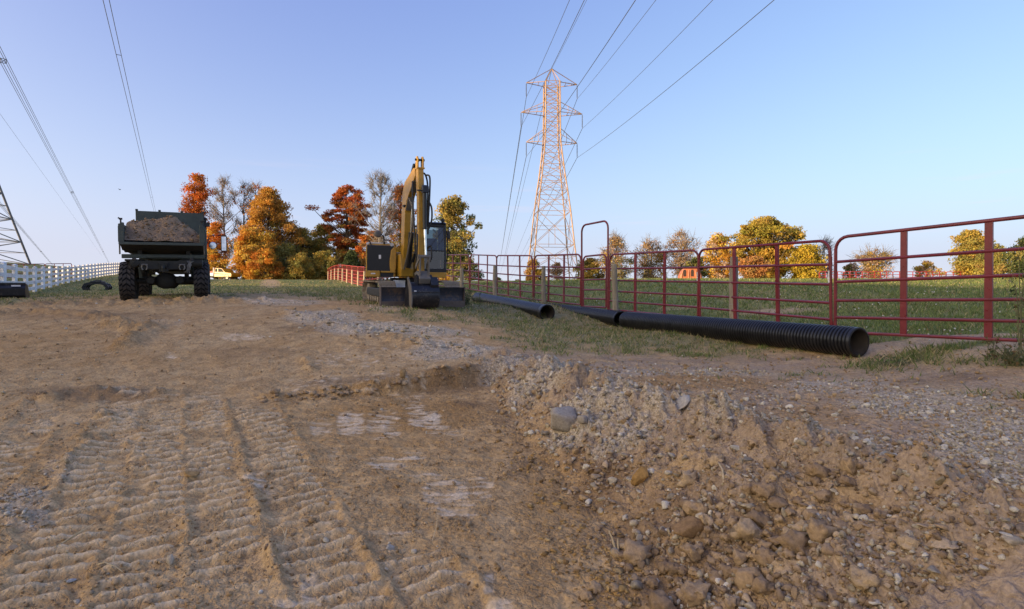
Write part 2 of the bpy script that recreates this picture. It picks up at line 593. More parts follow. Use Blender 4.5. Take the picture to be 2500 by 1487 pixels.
DARK = patches([(230, 960, 180, 22, .9), (950, 920, 260, 12, .8), (1150, 900, 90, 18, .9), (780, 800, 120, 12, .6), (200, 770, 220, 14, .6), (1150, 990, 40, 10, .8), (1600, 1270, 200, 60, .5), (1850, 1330, 250, 100, .5),
                (620, 860, 100, 22, .4), (1470, 1190, 60, 90, .9), (1580, 1290, 130, 70, .9), (1750, 1390, 220, 90, .8), (1420, 1100, 40, 40, .6), (1230, 1010, 50, 40, .5), (1270, 1120, 30, 70, .5), (1800, 880, 600, 6, .4), (2300, 925, 250, 10, .6), (100, 745, 160, 6, .6)])
DUSTY = patches([(2270, 835, 260, 14, 1.2), (1900, 760, 100, 8, .8), (1660, 752, 60, 5, .6), (2500, 845, 200, 14, 1.2), (2050, 812, 60, 8, .7), (660, 692, 25, 10, .8)])

def pmask(lst, x, y, power=2.0):
    s = np.zeros_like(x)
    for cx, cy, rx, ry, w, sk in lst:
        # patches lean along the line of sight a little, as the machine passed
        dx = (x - cx - sk * (y - cy)) / rx
        dy = (y - cy) / ry
        q = np.abs(dx) ** power + np.abs(dy) ** power
        s = np.maximum(s, w * (1 - sstep(.35, 1.6, q)))
    return s

GB_PX = np.array([-2500, -600, 0, 150, 300, 520, 620, 750, 890, 1000, 1100, 1180, 1260, 1400, 1700, 2000, 2500, 3200, 5200])
GB_PY = np.array([760, 748, 736, 729, 725, 722, 716, 722, 737, 764, 772, 802, 822, 846, 868, 888, 922, 975, 1100])
GB_Y = np.array([pix(a, b)[1] for a, b in zip(GB_PX, GB_PY)])

def fields(x, y, detail=True):
    """height and ground-cover weights at any point of the land"""
    x, y = np.asarray(x, float), np.asarray(y, float)
    z = base_z(x, y)
    r = np.hypot(x, y)
    bank, bs, step = cut_parts(x, y)
    n0 = fbm(x * .55, y * .55, 101, 4)
    n1 = fbm(x * 2.2, y * 2.2, 111, 4)
    n2 = fbm(x * 8.0, y * 8.0, 121, 3)
    yy = np.maximum(y, .4)
    gy = np.interp(x / yy * FPX + CX, GB_PX, GB_Y)
    edge = (y - gy) / (0.10 * gy) + n0 * 2.6 + n1 * 2.0 + n2 * .8
    grass = sstep(-1.0, 1.4, edge) * sstep(.5, 1.5, y)
    grass = np.maximum(grass, sstep(14, 22, r) * (y < 6) * sstep(8, 16, np.abs(x)))
    grass = np.maximum(grass, sstep(-9, -16, y))
    dusty = pmask(DUSTY, x, y) * (1.0 + .6 * n1)
    grass = grass * (1 - np.clip(dusty, 0, 1))
    dirt = 1 - grass
    ch = pmask(CHALK, x, y, 3.2)
    streak = fbm(x * 3.0, y * 16.0, 131, 4)
    chalk = np.clip(ch * 1.25 + streak * 2.2 + n2 * .9 + n1 * .5 - .62, 0, 1) * (ch > .02) * dirt
    grav = np.clip(pmask(GRAV, x, y) + n1 * .55 + n2 * .25 - .15, 0, 1) * (pmask(GRAV, x, y) > .02)
    oran = np.clip(pmask(ORAN, x, y) * .9 + n1 * .5 - .1, 0, 1) * dirt
    dark = np.clip(pmask(DARK, x, y) + n1 * .5 - .12, 0, 1)
    near = 1 - sstep(20, 40, r)
    crest_light = np.zeros_like(x)
    if detail:
        lh, cover, crest_light = np.zeros_like(x), np.zeros_like(x), np.zeros_like(x)
        k = (y > 1.5) & (y < 9) & (x > -9) & (x < 1.5)
        if k.any():
            lh[k], cover[k], crest_light[k] = lanes(x[k], y[k])
        face = np.clip(bank * (1 - bank) * 4, 0, 1) * (y > .5) * (y < 9)
        rough = dirt * near
        z = z + rough * (.030 * n0 * (1 - face * .3) + .024 * n1 + .015 * n2 + .008 * fbm(x * 24, y * 24, 141, 2) + .016 * np.clip(n0 + .55, .25, 1) * np.abs(pn(x * 19, y * 19, 191)) * (1 - .6 * (np.abs(n1) < .08)))
        z = z + lh * rough * (1 - np.clip(bank * 4, 0, 1))
        # bank face: lumpy, slumped soil
        lump = np.abs(fbm(x * 3.4, y * 3.4, 151, 4))
        z = z + face * rough * (.13 * lump - .02) + face * rough * .045 * np.abs(n2)
        rag = np.clip(bank * 3, 0, 1) * (y > .3) * sstep(9.5, 8.0, y) * sstep(4.6, 2.6, x) * dirt
        z = z + rag * (.030 * np.abs(fbm(x * 11, y * 11, 171, 3)) + .016 * np.abs(pn(x * 27, y * 27, 181)) - .008)
        heap = np.exp(-(((x - 1.35) / .55) ** 2 + ((y - 3.05) / .5) ** 2))
        z = z + heap * .06
        # scraped floor: thin cross streaks
        scr = ((x > -4.2) & (x < .2) & (y > 4.4) & (y < 13)) * (1 - cover) * (1 - face) * dirt
        z = z + scr * .016 * np.clip(streak, -.5, .6)
        z = z - chalk * .012
        # tufted turf
        z = z + grass * (1 - sstep(30, 60, r)) * (.03 * n1 + .012 * n2) + grass * sstep(15, 40, r) * .05 * fbm(x * .9, y * .9, 161, 3)
        # crumbling lip of the step and little windrows left by the blade
        for pts, hgt, wid in WINDROWS:
            d = seg_dist(x + .12 * n1, y + .12 * n1, pts)
            z = z + hgt * np.exp(-(d / wid) ** 2) * (.75 + 1.0 * n1 + .6 * n2)
    return dict(z=z, grass=grass, dirt=dirt, chalk=chalk, grav=grav, oran=oran, dark=dark, bank=bank, dusty=dusty, crest_light=crest_light * dirt, spoil=np.clip(bank * 3, 0, 1) * (y > .3) * sstep(10.5, 8.3, y) * dirt * np.clip(.75 + n1, 0, 1), n0=n0, n1=n1, n2=n2)

def _poly(*pp):
    return [tuple(pix(a, b)[:2]) for a, b in pp]

WINDROWS = [
    (_poly((60, 985), (230, 958), (400, 965)), .07, .16),
    (_poly((-150, 775), (60, 762), (230, 772), (330, 800)), .12, .30),
    (_poly((-100, 745), (200, 742), (520, 738)), .06, .35),
    ([(-15.5, 15.2), (-12.5, 15.0), (-10.0, 15.6), (-7.5, 16.6)], .13, .45),
    (_poly((310, 845), (350, 815), (380, 800)), .10, .18),
    (_poly((0, 1320), (130, 1190), (220, 1080), (290, 1000)), .05, .10),
    (_poly((640, 975), (850, 955), (1000, 925), (1200, 890)), .05, .07),
    (_poly((700, 765), (860, 800), (1060, 845), (1260, 872)), .07, .25),
    ([(2.36, 2.6), (2.08, 3.36), (1.58, 4.8), (.95, 5.7), (.32, 7.5)], .19, .32),
    ([(1.6, 2.7), (1.5, 3.4), (.98, 4.7), (.6, 5.6)], .05, .12),
    (_poly((740, 875), (760, 905)), .05, .10),
]

def gz(x, y):
    return float(fields(np.array([x]), np.array([y]))['z'][0])

def gzb(x, y):
    return float(base_z(np.array([x]), np.array([y]))[0])

def pixf(px, py):
    """same as pix, on the finished relief"""
    return pix(px, py, lambda a, b: fields(a, b)['z'])

# ------------------------------------------------------------------ ground sheet: rings about the viewer's feet, finest in front
fr = np.linspace(-R(58), R(56), 640)
bk = np.linspace(R(56), 2 * np.pi - R(56), 110)[1:-1]
ANG = np.concatenate([fr, bk])
RAD = np.concatenate([np.linspace(.25, 2.1, 14), np.geomspace(2.13, 7.6, 540), np.geomspace(7.64, 26, 190), np.geomspace(26.6, 120, 80), np.geomspace(124, 6000, 46)])
AA, RR = np.meshgrid(ANG, RAD)
GX, GY = (RR * np.sin(AA)).ravel(), (RR * np.cos(AA)).ravel()
F = fields(GX, GY)
GZ = F['z']
na, nr = len(ANG), len(RAD)
idx = np.arange(na * nr).reshape(nr, na)
nx = np.roll(idx, -1, axis=1)
quads = np.stack([idx[:-1], nx[:-1], nx[1:], idx[1:]], -1).reshape(-1, 4)[:, ::-1]
def make_ground_mat():
    t = NT('ground')
    P = t.pos()
    A = {k: t.attr(k) for k in ('grass', 'chalk', 'grav', 'oran', 'dark', 'dusty', 'crest_light', 'spoil')}
    big = t.noise(P, .8, 2, .6)
    med = t.noise(P, 5.0, 4, .65)
    fine = t.noise(P, 42.0, 3, .7)
    dirt = t.mix(t.ramp(big, [(.36, 0.), (.62, 1.)]), C_DIRT1, C_DIRT2)
    dirt = t.mix(t.math('MULTIPLY', t.ramp(med, [(.38, 0.), (.64, 1.)]), .62), dirt, C_DIRT3)
    dirt = t.mix(t.math('MULTIPLY', A['spoil'], .85), dirt, t.mix(med, C_SPOIL1, C_SPOIL2))
    dirt = t.mix(A['oran'], dirt, t.mix(med, C_ORAN1, C_ORAN2))
    dirt = t.mix(t.math('MULTIPLY', A['dark'], .75), dirt, C_DARK)
    grav = t.mix(t.ramp(fine, [(.38, 0.), (.62, 1.)]), C_GRAV1, C_GRAV2)
    dirt = t.mix(t.math('MULTIPLY', A['grav'], .85), dirt, grav)
    chalk = t.mix(t.ramp(med, [(.35, 0.), (.65, 1.)]), C_CHALK1, C_CHALK2)
    dirt = t.mix(A['chalk'], dirt, chalk)
    dirt = t.mix(t.math('MULTIPLY', t.math('MINIMUM', A['dusty'], 1.0), .8), dirt, C_DUSTY)
    # bar crests lightened: pale clay, and light on their tops put into colour
    dirt = t.mix(t.math('MULTIPLY', A['crest_light'], .95), dirt, C_CRESTLIT)
    # crumbly surface: cells of two sizes, jostled so no lattice shows
    wob = t.node('ShaderNodeVectorMath', operation='MULTIPLY_ADD')
    nz = t.node('ShaderNodeTexNoise')
    t.link(P, nz.inputs['Vector'])
    nz.inputs['Scale'].default_value = 18.0
    nz.inputs['Detail'].default_value = 1.0
    t.link(nz.outputs['Color'], wob.inputs[0])
    wob.inputs[1].default_value = (.07, .07, .07)
    t.link(P, wob.inputs[2])
    cells = []
    for sc in (26.0, 70.0):
        vo = t.node('ShaderNodeTexVoronoi')
        t.link(wob.outputs[0], vo.inputs['Vector'])
        vo.inputs['Scale'].default_value = sc
        sr = t.node('ShaderNodeSeparateColor')
        t.link(vo.outputs['Color'], sr.inputs[0])
        cells.append((vo.outputs['Distance'], sr.outputs[0]))
    crumb = t.ramp(t.math('ADD', med, t.math('MULTIPLY', t.math('SUBTRACT', big, .5), .6)), [(.36, .12), (.60, 1.0)])
    hgt = t.math('ADD', t.math('MULTIPLY', t.math('SUBTRACT', 1.0, cells[0][0]), .65), t.math('MULTIPLY', t.math('SUBTRACT', 1.0, cells[1][0]), .35))
    hgt = t.math('MULTIPLY', hgt, t.math('MULTIPLY', crumb, t.math('SUBTRACT', 1.0, t.math('MULTIPLY', A['chalk'], .8))))
    vary = t.ramp(t.math('MULTIPLY_ADD', cells[0][1], .5, t.math('MULTIPLY', cells[1][1], .5)), [(.1, (.80, .79, .78, 1)), (.9, (1.2, 1.2, 1.2, 1))])
    dirt = t.mix(.9, dirt, vary, 'MULTIPLY')
    # fine crumb speckle
    sp = t.ramp(fine, [(.30, (.55, .52, .5, 1)), (.5, (1, 1, 1, 1)), (.72, (1.35, 1.33, 1.3, 1))])
    dirt = t.mix(.5, dirt, sp, 'MULTIPLY')
    g1 = med
    g2 = t.noise(P, .16, 2, .6)
    gf = fine
    grass = t.mix(t.ramp(g1, [(.3, 0.), (.7, 1.)]), C_GRASS1, C_GRASS2)
    grass = t.mix(t.math('MULTIPLY', t.ramp(g2, [(.42, 0.), (.65, 1.)]), .7), grass, C_STRAW)
    # worn turf on the work side of the fence is strawy, the pasture greener
    sx = t.node('ShaderNodeSeparateXYZ')
    t.link(P, sx.inputs[0])
    worn = t.attr('worn')
    grass = t.mix(worn, grass, t.mix(t.ramp(g1, [(.3, 0.), (.65, 1.)]), C_WORN1, C_WORN2))
    gsp = t.ramp(gf, [(.3, (.5, .5, .5, 1)), (.5, (1, 1, 1, 1)), (.72, (1.4, 1.4, 1.35, 1))])
    grass = t.mix(.9, grass, gsp, 'MULTIPLY')
    c = t.mix(A['grass'], dirt, grass)
    t.link(c, t.p.inputs['Base Color'])
    t.set(Roughness=.95)
    t.p.inputs['Specular IOR Level'].default_value = .15
    t.bump(t.math('ADD', hgt, t.math('MULTIPLY', fine, .25)), .9, .030)
    return t.m

C_DIRT1 = (.53, .338, .150, 1)
C_DIRT2 = (.62, .420, .208, 1)
C_DIRT3 = (.38, .230, .100, 1)
C_SPOIL1 = (.35, .250, .165, 1)
C_SPOIL2 = (.50, .390, .280, 1)
C_ORAN1 = (.47, .28, .11, 1)
C_ORAN2 = (.36, .21, .08, 1)
C_DARK = (.22, .138, .072, 1)
C_GRAV1 = (.42, .335, .225, 1)
C_GRAV2 = (.64, .545, .405, 1)
C_CHALK1 = (.62, .445, .255, 1)
C_CHALK2 = (.76, .595, .395, 1)
C_CRESTLIT = (.76, .57, .34, 1)
C_DUSTY = (.54, .385, .225, 1)
C_GRASS1 = (.150, .180, .055, 1)
C_GRASS2 = (.235, .255, .085, 1)
C_STRAW = (.34, .27, .10, 1)
C_WORN1 = (.20, .185, .070, 1)
C_WORN2 = (.36, .295, .155, 1)

M_GROUND = make_ground_mat()
gme = np_mesh('ground', np.stack([GX, GY, GZ], -1), quads, M_GROUND, smooth=True)
def _fx(x):
    return x
FENCE_XY = np.array([(9.0, 1.6), (6.75, 6.3), (5.28, 9.1), (4.27, 12.6), (2.75, 15.7), (2.1, 17.0), (.75, 19.6), (-.6, 22.3), (-1.9, 25), (-3.4, 28), (-12.7, 47.5)])
fence_x = np.interp(GY, FENCE_XY[:, 1], FENCE_XY[:, 0])
worn = (1 - sstep(-.6, .6, GX - fence_x + F['n0'] * .8)) * (1 - sstep(20, 40, GY)) * (GY > 0)
for k, v in (('grass', F['grass']), ('chalk', F['chalk']), ('grav', F['grav']), ('oran', F['oran']), ('dark', F['dark']), ('dusty', F['dusty']), ('crest_light', F['crest_light']), ('spoil', F['spoil']), ('worn', worn)):
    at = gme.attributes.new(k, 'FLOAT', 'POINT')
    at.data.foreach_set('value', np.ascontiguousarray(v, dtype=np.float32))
ground = bpy.data.objects.new('ground', gme)
col.objects.link(ground)
tag(ground, kind='structure')
# ------------------------------------------------------------------ red corral panels, posts, gate
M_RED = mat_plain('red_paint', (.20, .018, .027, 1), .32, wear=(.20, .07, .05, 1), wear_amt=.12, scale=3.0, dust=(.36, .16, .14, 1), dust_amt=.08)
M_REDSUN = mat_plain('sunlit_red_paint', (.46, .055, .045, 1), .5, scale=1.0)  # brighter copy of the red paint; sunlight on far panels put into colour
M_TAGW = mat_plain('white_sticker', (.78, .76, .74, 1), .5)
M_STEEL = mat_plain('galvanised_steel', (.42, .40, .37, 1), .45, metal=.7, scale=8)

def wood_mat(name, c1, c2):
    t = NT(name)
    P = t.pos(True)
    g = t.noise(t.scaled(P, (14, 14, 1.2)), 2.0, 5, .7, .4)
    n = t.noise(P, 3.0, 4, .6)
    cc = t.mix(t.ramp(g, [(.3, 0.), (.7, 1.)]), c1, c2)
    cc = t.mix(t.math('MULTIPLY', t.ramp(n, [(.4, 0.), (.7, 1.)]), .4), cc, (.20, .16, .09, 1))
    t.link(cc, t.p.inputs['Base Color'])
    t.set(Roughness=.9)
    t.bump(g, .6, .01)
    return t.m
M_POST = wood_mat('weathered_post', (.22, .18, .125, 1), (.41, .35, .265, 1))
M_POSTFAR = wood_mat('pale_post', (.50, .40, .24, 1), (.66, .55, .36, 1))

RAILS = (0.0, .258, .47, .667, .844, 1.0)      # from the top down, as a share of the panel's height

def panel(A, B, zA, zB, H, label, rails=RAILS, stays=2, r=.0265, group=None, name='corral_panel', tag_side=1, radius=.20, stay_w=.085, lean=0.0, detail=True, clear=.15, paint=None):
    paint = paint or M_RED
    """one welded tube panel between two points; z is the ground under each end"""
    A, B = Vector((A[0], A[1], zA + clear)), Vector((B[0], B[1], zB + clear))
    root = thing(name, label, 'fence panel' if name == 'corral_panel' else 'gate', (A + B) / 2 - Vector((0, 0, clear)), 0, group)
    up = Vector((lean * (B - A).normalized().y, -lean * (B - A).normalized().x, 1)).normalized()
    ax = (B - A)
    L = ax.length
    ax.normalize()
    n = 8 if detail else 5
    pt = lambda u, h: A + ax * u + up * h
    m = MB()
    path = [pt(0, 0)]
    rc = min(radius, L * .3)
    k = 5 if detail else 3
    for i in range(k + 1):
        a = math.pi / 2 * i / k
        path.append(pt(rc - rc * math.cos(a), H - rc + rc * math.sin(a)))
    for i in range(k + 1):
        a = math.pi / 2 * i / k
        path.append(pt(L - rc + rc * math.sin(a), H - rc + rc * math.cos(a)))
    path.append(pt(L, 0))
    m.tube(path, r, n)
    m.build('frame', paint, root, smooth=True, world_coords=True)
    for f in rails[1:]:
        MB().tube([pt(r * .5, H * (1 - f)), pt(L - r * .5, H * (1 - f))], r * .9, n).build('rail', paint, root, smooth=True, world_coords=True)
    side = ax.cross(up).normalized()
    for j in range(stays):
        u = L * (j + 1) / (stays + 1)
        s = MB()
        a, b = pt(u, 0), pt(u, H)
        M = Matrix((ax, side, up)).transposed()
        s.box((a + b) / 2, (stay_w, .012, H), M)
        s.box((a + b) / 2 + ax * (stay_w / 2), (.012, .03, H - .02), M)
        s.build('stay', paint, root, world_coords=True)
    if detail:
        hf = (rails[1] + rails[2]) / 2 + .03
        u = L - .012 if tag_side > 0 else .012
        s = MB()
        M = Matrix((ax, side, up)).transposed()
        s.tube([pt(u, H * (1 - hf) - .09), pt(u, H * (1 - hf) + .11)], r * 1.12, n)
        s.build('sticker', M_TAGW, root, smooth=True, world_coords=True)
        for hh in (.78 * H, .09 * H):
            c = MB()
            for sg in (-1, 1):
                c.box(pt(L + .012, hh + sg * .035), (.05, .012, .05), M)
            c.tube([pt(L + .028, hh - .08), pt(L + .028, hh + .08)], .009, 6)
            c.build('hinge_pin', paint, root, world_coords=True)
    return root

def node(px, Y):
    x = (px - CX) / FPX * Y
    return (x, Y)

NODES = [(6.72, 6.30), node(2034, 9.1), node(1707, 12.6), node(1486, 15.7), node(1419, 17.0), node(1303, 19.6), node(1213, 22.3), node(1147, 25.0), node(1088, 28.0)]
NLAB = [
    'large dark red tube panel nearest the viewer, cut off by the right edge',
    'dark red tube panel behind the near end of the ribbed black pipe',
    'dark red tube panel just right of the tall arched gate frame',
    None,
    'dark red tube panel just left of the tall arched gate frame',
    'dark red tube panel second to the left of the arched gate frame',
    'dark red tube panel third to the left of the arched gate frame',
    'small dark red tube panel beside the excavator cab'
]
def gbz(p):
    return gzb(p[0], p[1])
NZ = [gbz(p) for p in NODES]
GAP = .035
for i in range(len(NODES) - 1):
    a, b = Vector(NODES[i + 1]), Vector(NODES[i])
    d = (b - a).normalized() * GAP
    if NLAB[i]:
        panel(a + d, b - d, NZ[i + 1], NZ[i], 1.55, NLAB[i], clear=.16 if i else .20, lean=.02 if i % 2 else -.01)
    else:
        zc = (NZ[i] + NZ[i + 1]) / 2
        # walk-through gate: tall arch and the gate leaf hung in it
        root = thing('arch_frame', 'tall narrow red tube arch rising above the fence line', 'gate frame', ((a.x + b.x) / 2, (a.y + b.y) / 2, zc))
        L = (b - a).length
        ax = Vector(((b - a).x / L, (b - a).y / L, 0))
        A0 = Vector((a.x, a.y, zc + .02)) + ax * .03
        Hh, rc = 2.62, .22
        pts = [A0]
        for j in range(6):
            q = math.pi / 2 * j / 5
            pts.append(A0 + ax * (rc - rc * math.cos(q)) + Vector((0, 0, Hh - rc + rc * math.sin(q))))
        LL = L - .06
        for j in range(6):
            q = math.pi / 2 * j / 5
            pts.append(A0 + ax * (LL - rc + rc * math.sin(q)) + Vector((0, 0, Hh - rc + rc * math.cos(q))))
        pts.append(A0 + ax * LL)
        MB().tube(pts, .028, 10).build('arch_tube', M_RED, root, smooth=True, world_coords=True)
        MB().tube([A0 + Vector((0, 0, .04)), A0 + ax * LL + Vector((0, 0, .04))], .02, 8).build('sill_tube', M_RED, root, smooth=True, world_coords=True)
        panel(a + d * 3.4, b - d * 3.4, zc, zc, 1.52, 'narrow red tube gate leaf hung inside the tall arch', stays=0, name='gate_leaf', radius=.16, clear=.16)

# round timber posts in front of the panels
POSTS = [(1793, 628, 11.55, .088, 'thick grey brown timber post behind the ribbed pipe, nearest of the timber posts'),
         (1502, 645, 15.15, .080, 'grey brown timber post just right of the tall arched gate frame'),
         (1328, 650, 18.75, .075, 'grey timber post just left of the pylon legs, behind the smooth pipe'),
         (1209, 648, 21.9, .080, 'grey timber post between two red panels right of the excavator'),
         (1128, 655, 25.6, .085, 'grey timber post beside the right track of the excavator')]
for px, top, Y, r, lab in POSTS:
    x = (px - CX) / FPX * Y
    z0 = gzb(x, Y)
    zt = CAMZ + (HY - top) / FPX * Y
    root = thing('timber_post', lab, 'post', (x, Y, z0))
    m = MB()
    rr, zz = [], []
    n = 9
    pts = []
    for k in range(n):
        f = k / (n - 1)
        pts.append((x + .012 * math.sin(f * 5 + px) - .02 * f, Y + .01 * math.cos(f * 4), z0 - .05 + f * (zt - z0 + .05)))
        rr.append(r * (1.06 - .1 * f + .025 * math.sin(f * 17 + px)))
    rr[-1] *= .9
    m.tube(pts, rr, 14)
    m.build('shaft', M_POST, root, smooth=True, world_coords=True, sharp=50)
    c = MB()
    c.lathe([(r * .86, 0), (r * .7, .006), (0.0, .008)], pts[-1], (0, 0, 1), 14)
    c.build('end_grain', M_POSTFAR, root, world_coords=True)
    w = MB()
    w.tube([Vector(pts[3]) + Vector((r * 1.02 * math.cos(a), r * 1.02 * math.sin(a), 0)) for a in np.linspace(0, 2 * math.pi, 13)], .006, 5, cap=False)
    w.build('wire_tie', M_STEEL, root, world_coords=True)

# the run hidden behind the excavator and the far sunlit run to its left
HID = [NODES[-1]] + [tuple(np.array(NODES[-1]) + (np.array((-12.7, 47.5)) - np.array(NODES[-1])) * k / 6) for k in range(1, 7)]
for i in range(6):
    a, b = Vector(HID[i + 1]), Vector(HID[i])
    panel(a, b, gbz(HID[i + 1]), gbz(HID[i]), 1.55, 'red tube panel in the run passing behind the excavator', group='panels passing behind the excavator', detail=False)
FPX_L = [889, 874, 859.5, 847, 836, 826, 817, 808.5, 801, 794.5, 789, 782.5]
FY = np.interp(FPX_L[::-1], [783, 800, 820, 840, 889], [118, 80, 66, 56, 47.5])[::-1]
far = [node(p, y) for p, y in zip(FPX_L, FY)]
for i in range(len(far) - 1):
    a, b = Vector(far[i + 1]), Vector(far[i])
    panel(a, b, gbz(far[i + 1]), gbz(far[i]), 1.6, 'sunlit red tube panel in the far run left of the excavator', group='sunlit far panels left of the excavator', stays=4, r=.03, detail=False, stay_w=.11, paint=M_REDSUN)
for i, (x, y) in enumerate(far):
    yy, xx = y - .35, x * (y - .35) / y
    z = gzb(xx, yy)
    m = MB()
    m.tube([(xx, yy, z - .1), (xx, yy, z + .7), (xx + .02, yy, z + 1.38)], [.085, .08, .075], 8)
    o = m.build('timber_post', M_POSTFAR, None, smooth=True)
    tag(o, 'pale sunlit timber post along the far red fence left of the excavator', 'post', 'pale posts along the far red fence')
# far panels along the right-hand horizon
prev = None
for i, px in enumerate((2000, 2060, 2120, 2180, 2245, 2310, 2380, 2450, 2520)):
    p = node(px, 62)
    if prev:
        panel(p, prev, gbz(p) - .45, gbz(prev) - .45, 1.3, 'distant red panel on the right hand skyline below the golden tree', group='distant red panels on the right skyline', stays=3, r=.04, detail=False, paint=M_REDSUN)
    prev = p
# dark red rails behind the white fence at the far left
prev = None
for i, px in enumerate((-60, 30, 110, 175)):
    p = node(px, 44 + i * 4)
    if prev:
        panel(p, prev, gbz(p) - .5, gbz(prev) - .5, 1.7, 'dark red panel behind the white board fence at far left', group='dark red panels behind the white fence', stays=2, r=.035, detail=False)
    prev = p

# ------------------------------------------------------------------ white board fence
M_WHITE = mat_plain('white_vinyl', (.86, .85, .84, 1), .45, scale=2.0, dust=(.5, .48, .4, 1), dust_amt=.12)
WPX = [-48, -20, 8.5, 36, 63, 85, 105, 122.5, 139.5, 154, 167, 181, 193, 204, 213.5, 222, 230, 238, 245, 251.5, 258, 264, 270, 275.5, 281, 286, 291, 296]
def wpos(px):
    r = (px - CX) / FPX
    if px <= 154:
        s = -(25.4 + 28.9 * r) / (11.9 + 17.1 * r)
        return (-25.4 - 11.9 * s, 28.9 + 17.1 * s)
    s = -(37.3 + 46 * r) / (11.7 + 23 * r)
    return (-37.3 - 11.7 * s, 46 + 23 * s)
wp = [wpos(p) for p in WPX]
root = thing('board_fence', 'white four rail board fence running away at far left', 'fence', (wp[0][0], wp[0][1], gbz(wp[0])))
pm = None
for i, p in enumerate(wp):
    z = gbz(p)
    m = MB()
    m.bx(p[0] - .075, p[0] + .075, p[1] - .075, p[1] + .075, z - .05, z + 1.40)
    po = m.build('post', M_WHITE, root, bevel=.01, world_coords=True)
    c = MB()
    c.add([(p[0] - .09, p[1] - .09, z + 1.40), (p[0] + .09, p[1] - .09, z + 1.40), (p[0] + .09, p[1] + .09, z + 1.40), (p[0] - .09, p[1] + .09, z + 1.40), (p[0], p[1], z + 1.47)],
          [(3, 2, 1, 0), (0, 1, 4), (1, 2, 4), (2, 3, 4), (3, 0, 4)])
    cp = c.build('post_cap', M_WHITE, root, world_coords=True)
    if i:
        q = wp[i - 1]
        zq = gbz(q)
        for h in (.22, .56, .90, 1.24):
            MB().bar((q[0], q[1], zq + h), (p[0], p[1], z + h), .05, .17).build('rail', M_WHITE, root, world_coords=True)
# ------------------------------------------------------------------ corrugated black drain pipes
def plastic_mat():
    t = NT('black_polyethylene')
    P = t.pos(True)
    n = t.noise(P, 5, 5, .65)
    n2 = t.noise(P, 40, 3, .6)
    c = t.mix(t.ramp(n, [(.4, 0.), (.75, 1.)]), (.009, .009, .011, 1), (.024, .023, .024, 1))
    t.link(c, t.p.inputs['Base Color'])
    t.link(t.math('MULTIPLY_ADD', n2, .22, .20), t.p.inputs['Roughness'])
    return t.m
M_PIPE = plastic_mat()
M_PIPEIN = mat_plain('pipe_inside', (.05, .046, .044, 1), .45, scale=5, dust=(.20, .15, .11, 1), dust_amt=.35)

def pipe(A, B, OD, label, pitch, amp, bell=None):
    """A is the near end, B the far end; both are the axis height above ground"""
    A, B = Vector(A), Vector(B)
    root = thing('corrugated_pipe', label, 'pipe', (A.x, A.y, A.z - OD / 2))
    ax = (B - A)
    L = ax.length
    ax.normalize()
    R0 = OD / 2
    prof = []
    u = .05
    prof.append((R0 - amp, 0))
    prof.append((R0 - .004, .004))
    prof.append((R0 - .004, .05))
    while u < L - .05:
        for f, rr in ((0.0, R0 - amp), (.18, R0 - amp), (.34, R0), (.72, R0), (.90, R0 - amp)):
            prof.append((rr, u + f * pitch))
        u += pitch
    prof.append((R0 - amp, L))
    m = MB()
    n = 32
    m.lathe(prof, A, ax, n)
    m.f = [f for f in m.f if len(f) == 4]
    ob = m.build('ribbed_wall', M_PIPE, root, smooth=True, sharp=60, world_coords=True)
    ri = R0 - amp - .012
    MB().lathe([(ri, -.001), (ri, L * .5), (ri, L)], A, ax, n).build('inner_wall', M_PIPEIN, root, smooth=True, world_coords=True)
    root_in = [o for o in root.children if o.name.startswith('inner_wall')][-1]
    me = root_in.data
    import bmesh
    bm = bmesh.new(); bm.from_mesh(me)
    bmesh.ops.delete(bm, geom=[f for f in bm.faces if len(f.verts) > 4], context='FACES')
    bmesh.ops.reverse_faces(bm, faces=bm.faces)
    bm.to_mesh(me); bm.free()
    for o, s in ((A, -1), (B, 1)):
        MB().lathe([(ri, 0), (ri, .012), (R0 - amp + .003, .012), (R0 - amp + .003, 0)], o - ax * .002 if s < 0 else o - ax * .010, ax, n, closed=True).build('end_rim', M_PIPE, root, smooth=True, world_coords=True)
    if bell:
        rb = R0 + .012
        MB().lathe([(ri + .01, -.01), (rb, -.01), (rb + .006, .02), (rb, .05), (rb, bell), (R0 - .002, bell + .02), (ri + .01, bell + .02)], A, ax, n, closed=True).build('bell_end', M_PIPE, root, smooth=True, sharp=50, world_coords=True)
    return root

def pend(px, py_bottom, Y, OD):
    x = (px - CX) / FPX * Y
    return (x, Y, CAMZ - (py_bottom - HY) / FPX * Y + OD / 2)
OD = .445
pipe(pend(2098, 872, 8.15, OD), pend(1528, 803, 14.1, OD), OD, 'black pipe with bold ribs, nearest and longest in view', .062, .020)
pipe(pend(1516, 801, 14.35, OD), pend(1295, 763, 20.6, OD), OD, 'ribbed black pipe lying in the middle of the row of three', .062, .020)
pipe(pend(1336, 783, 15.6, OD), pend(1166, 742, 21.3, OD), OD, 'smooth dusty black pipe farthest from the viewer, beside the excavator', .062, .004, bell=.16)
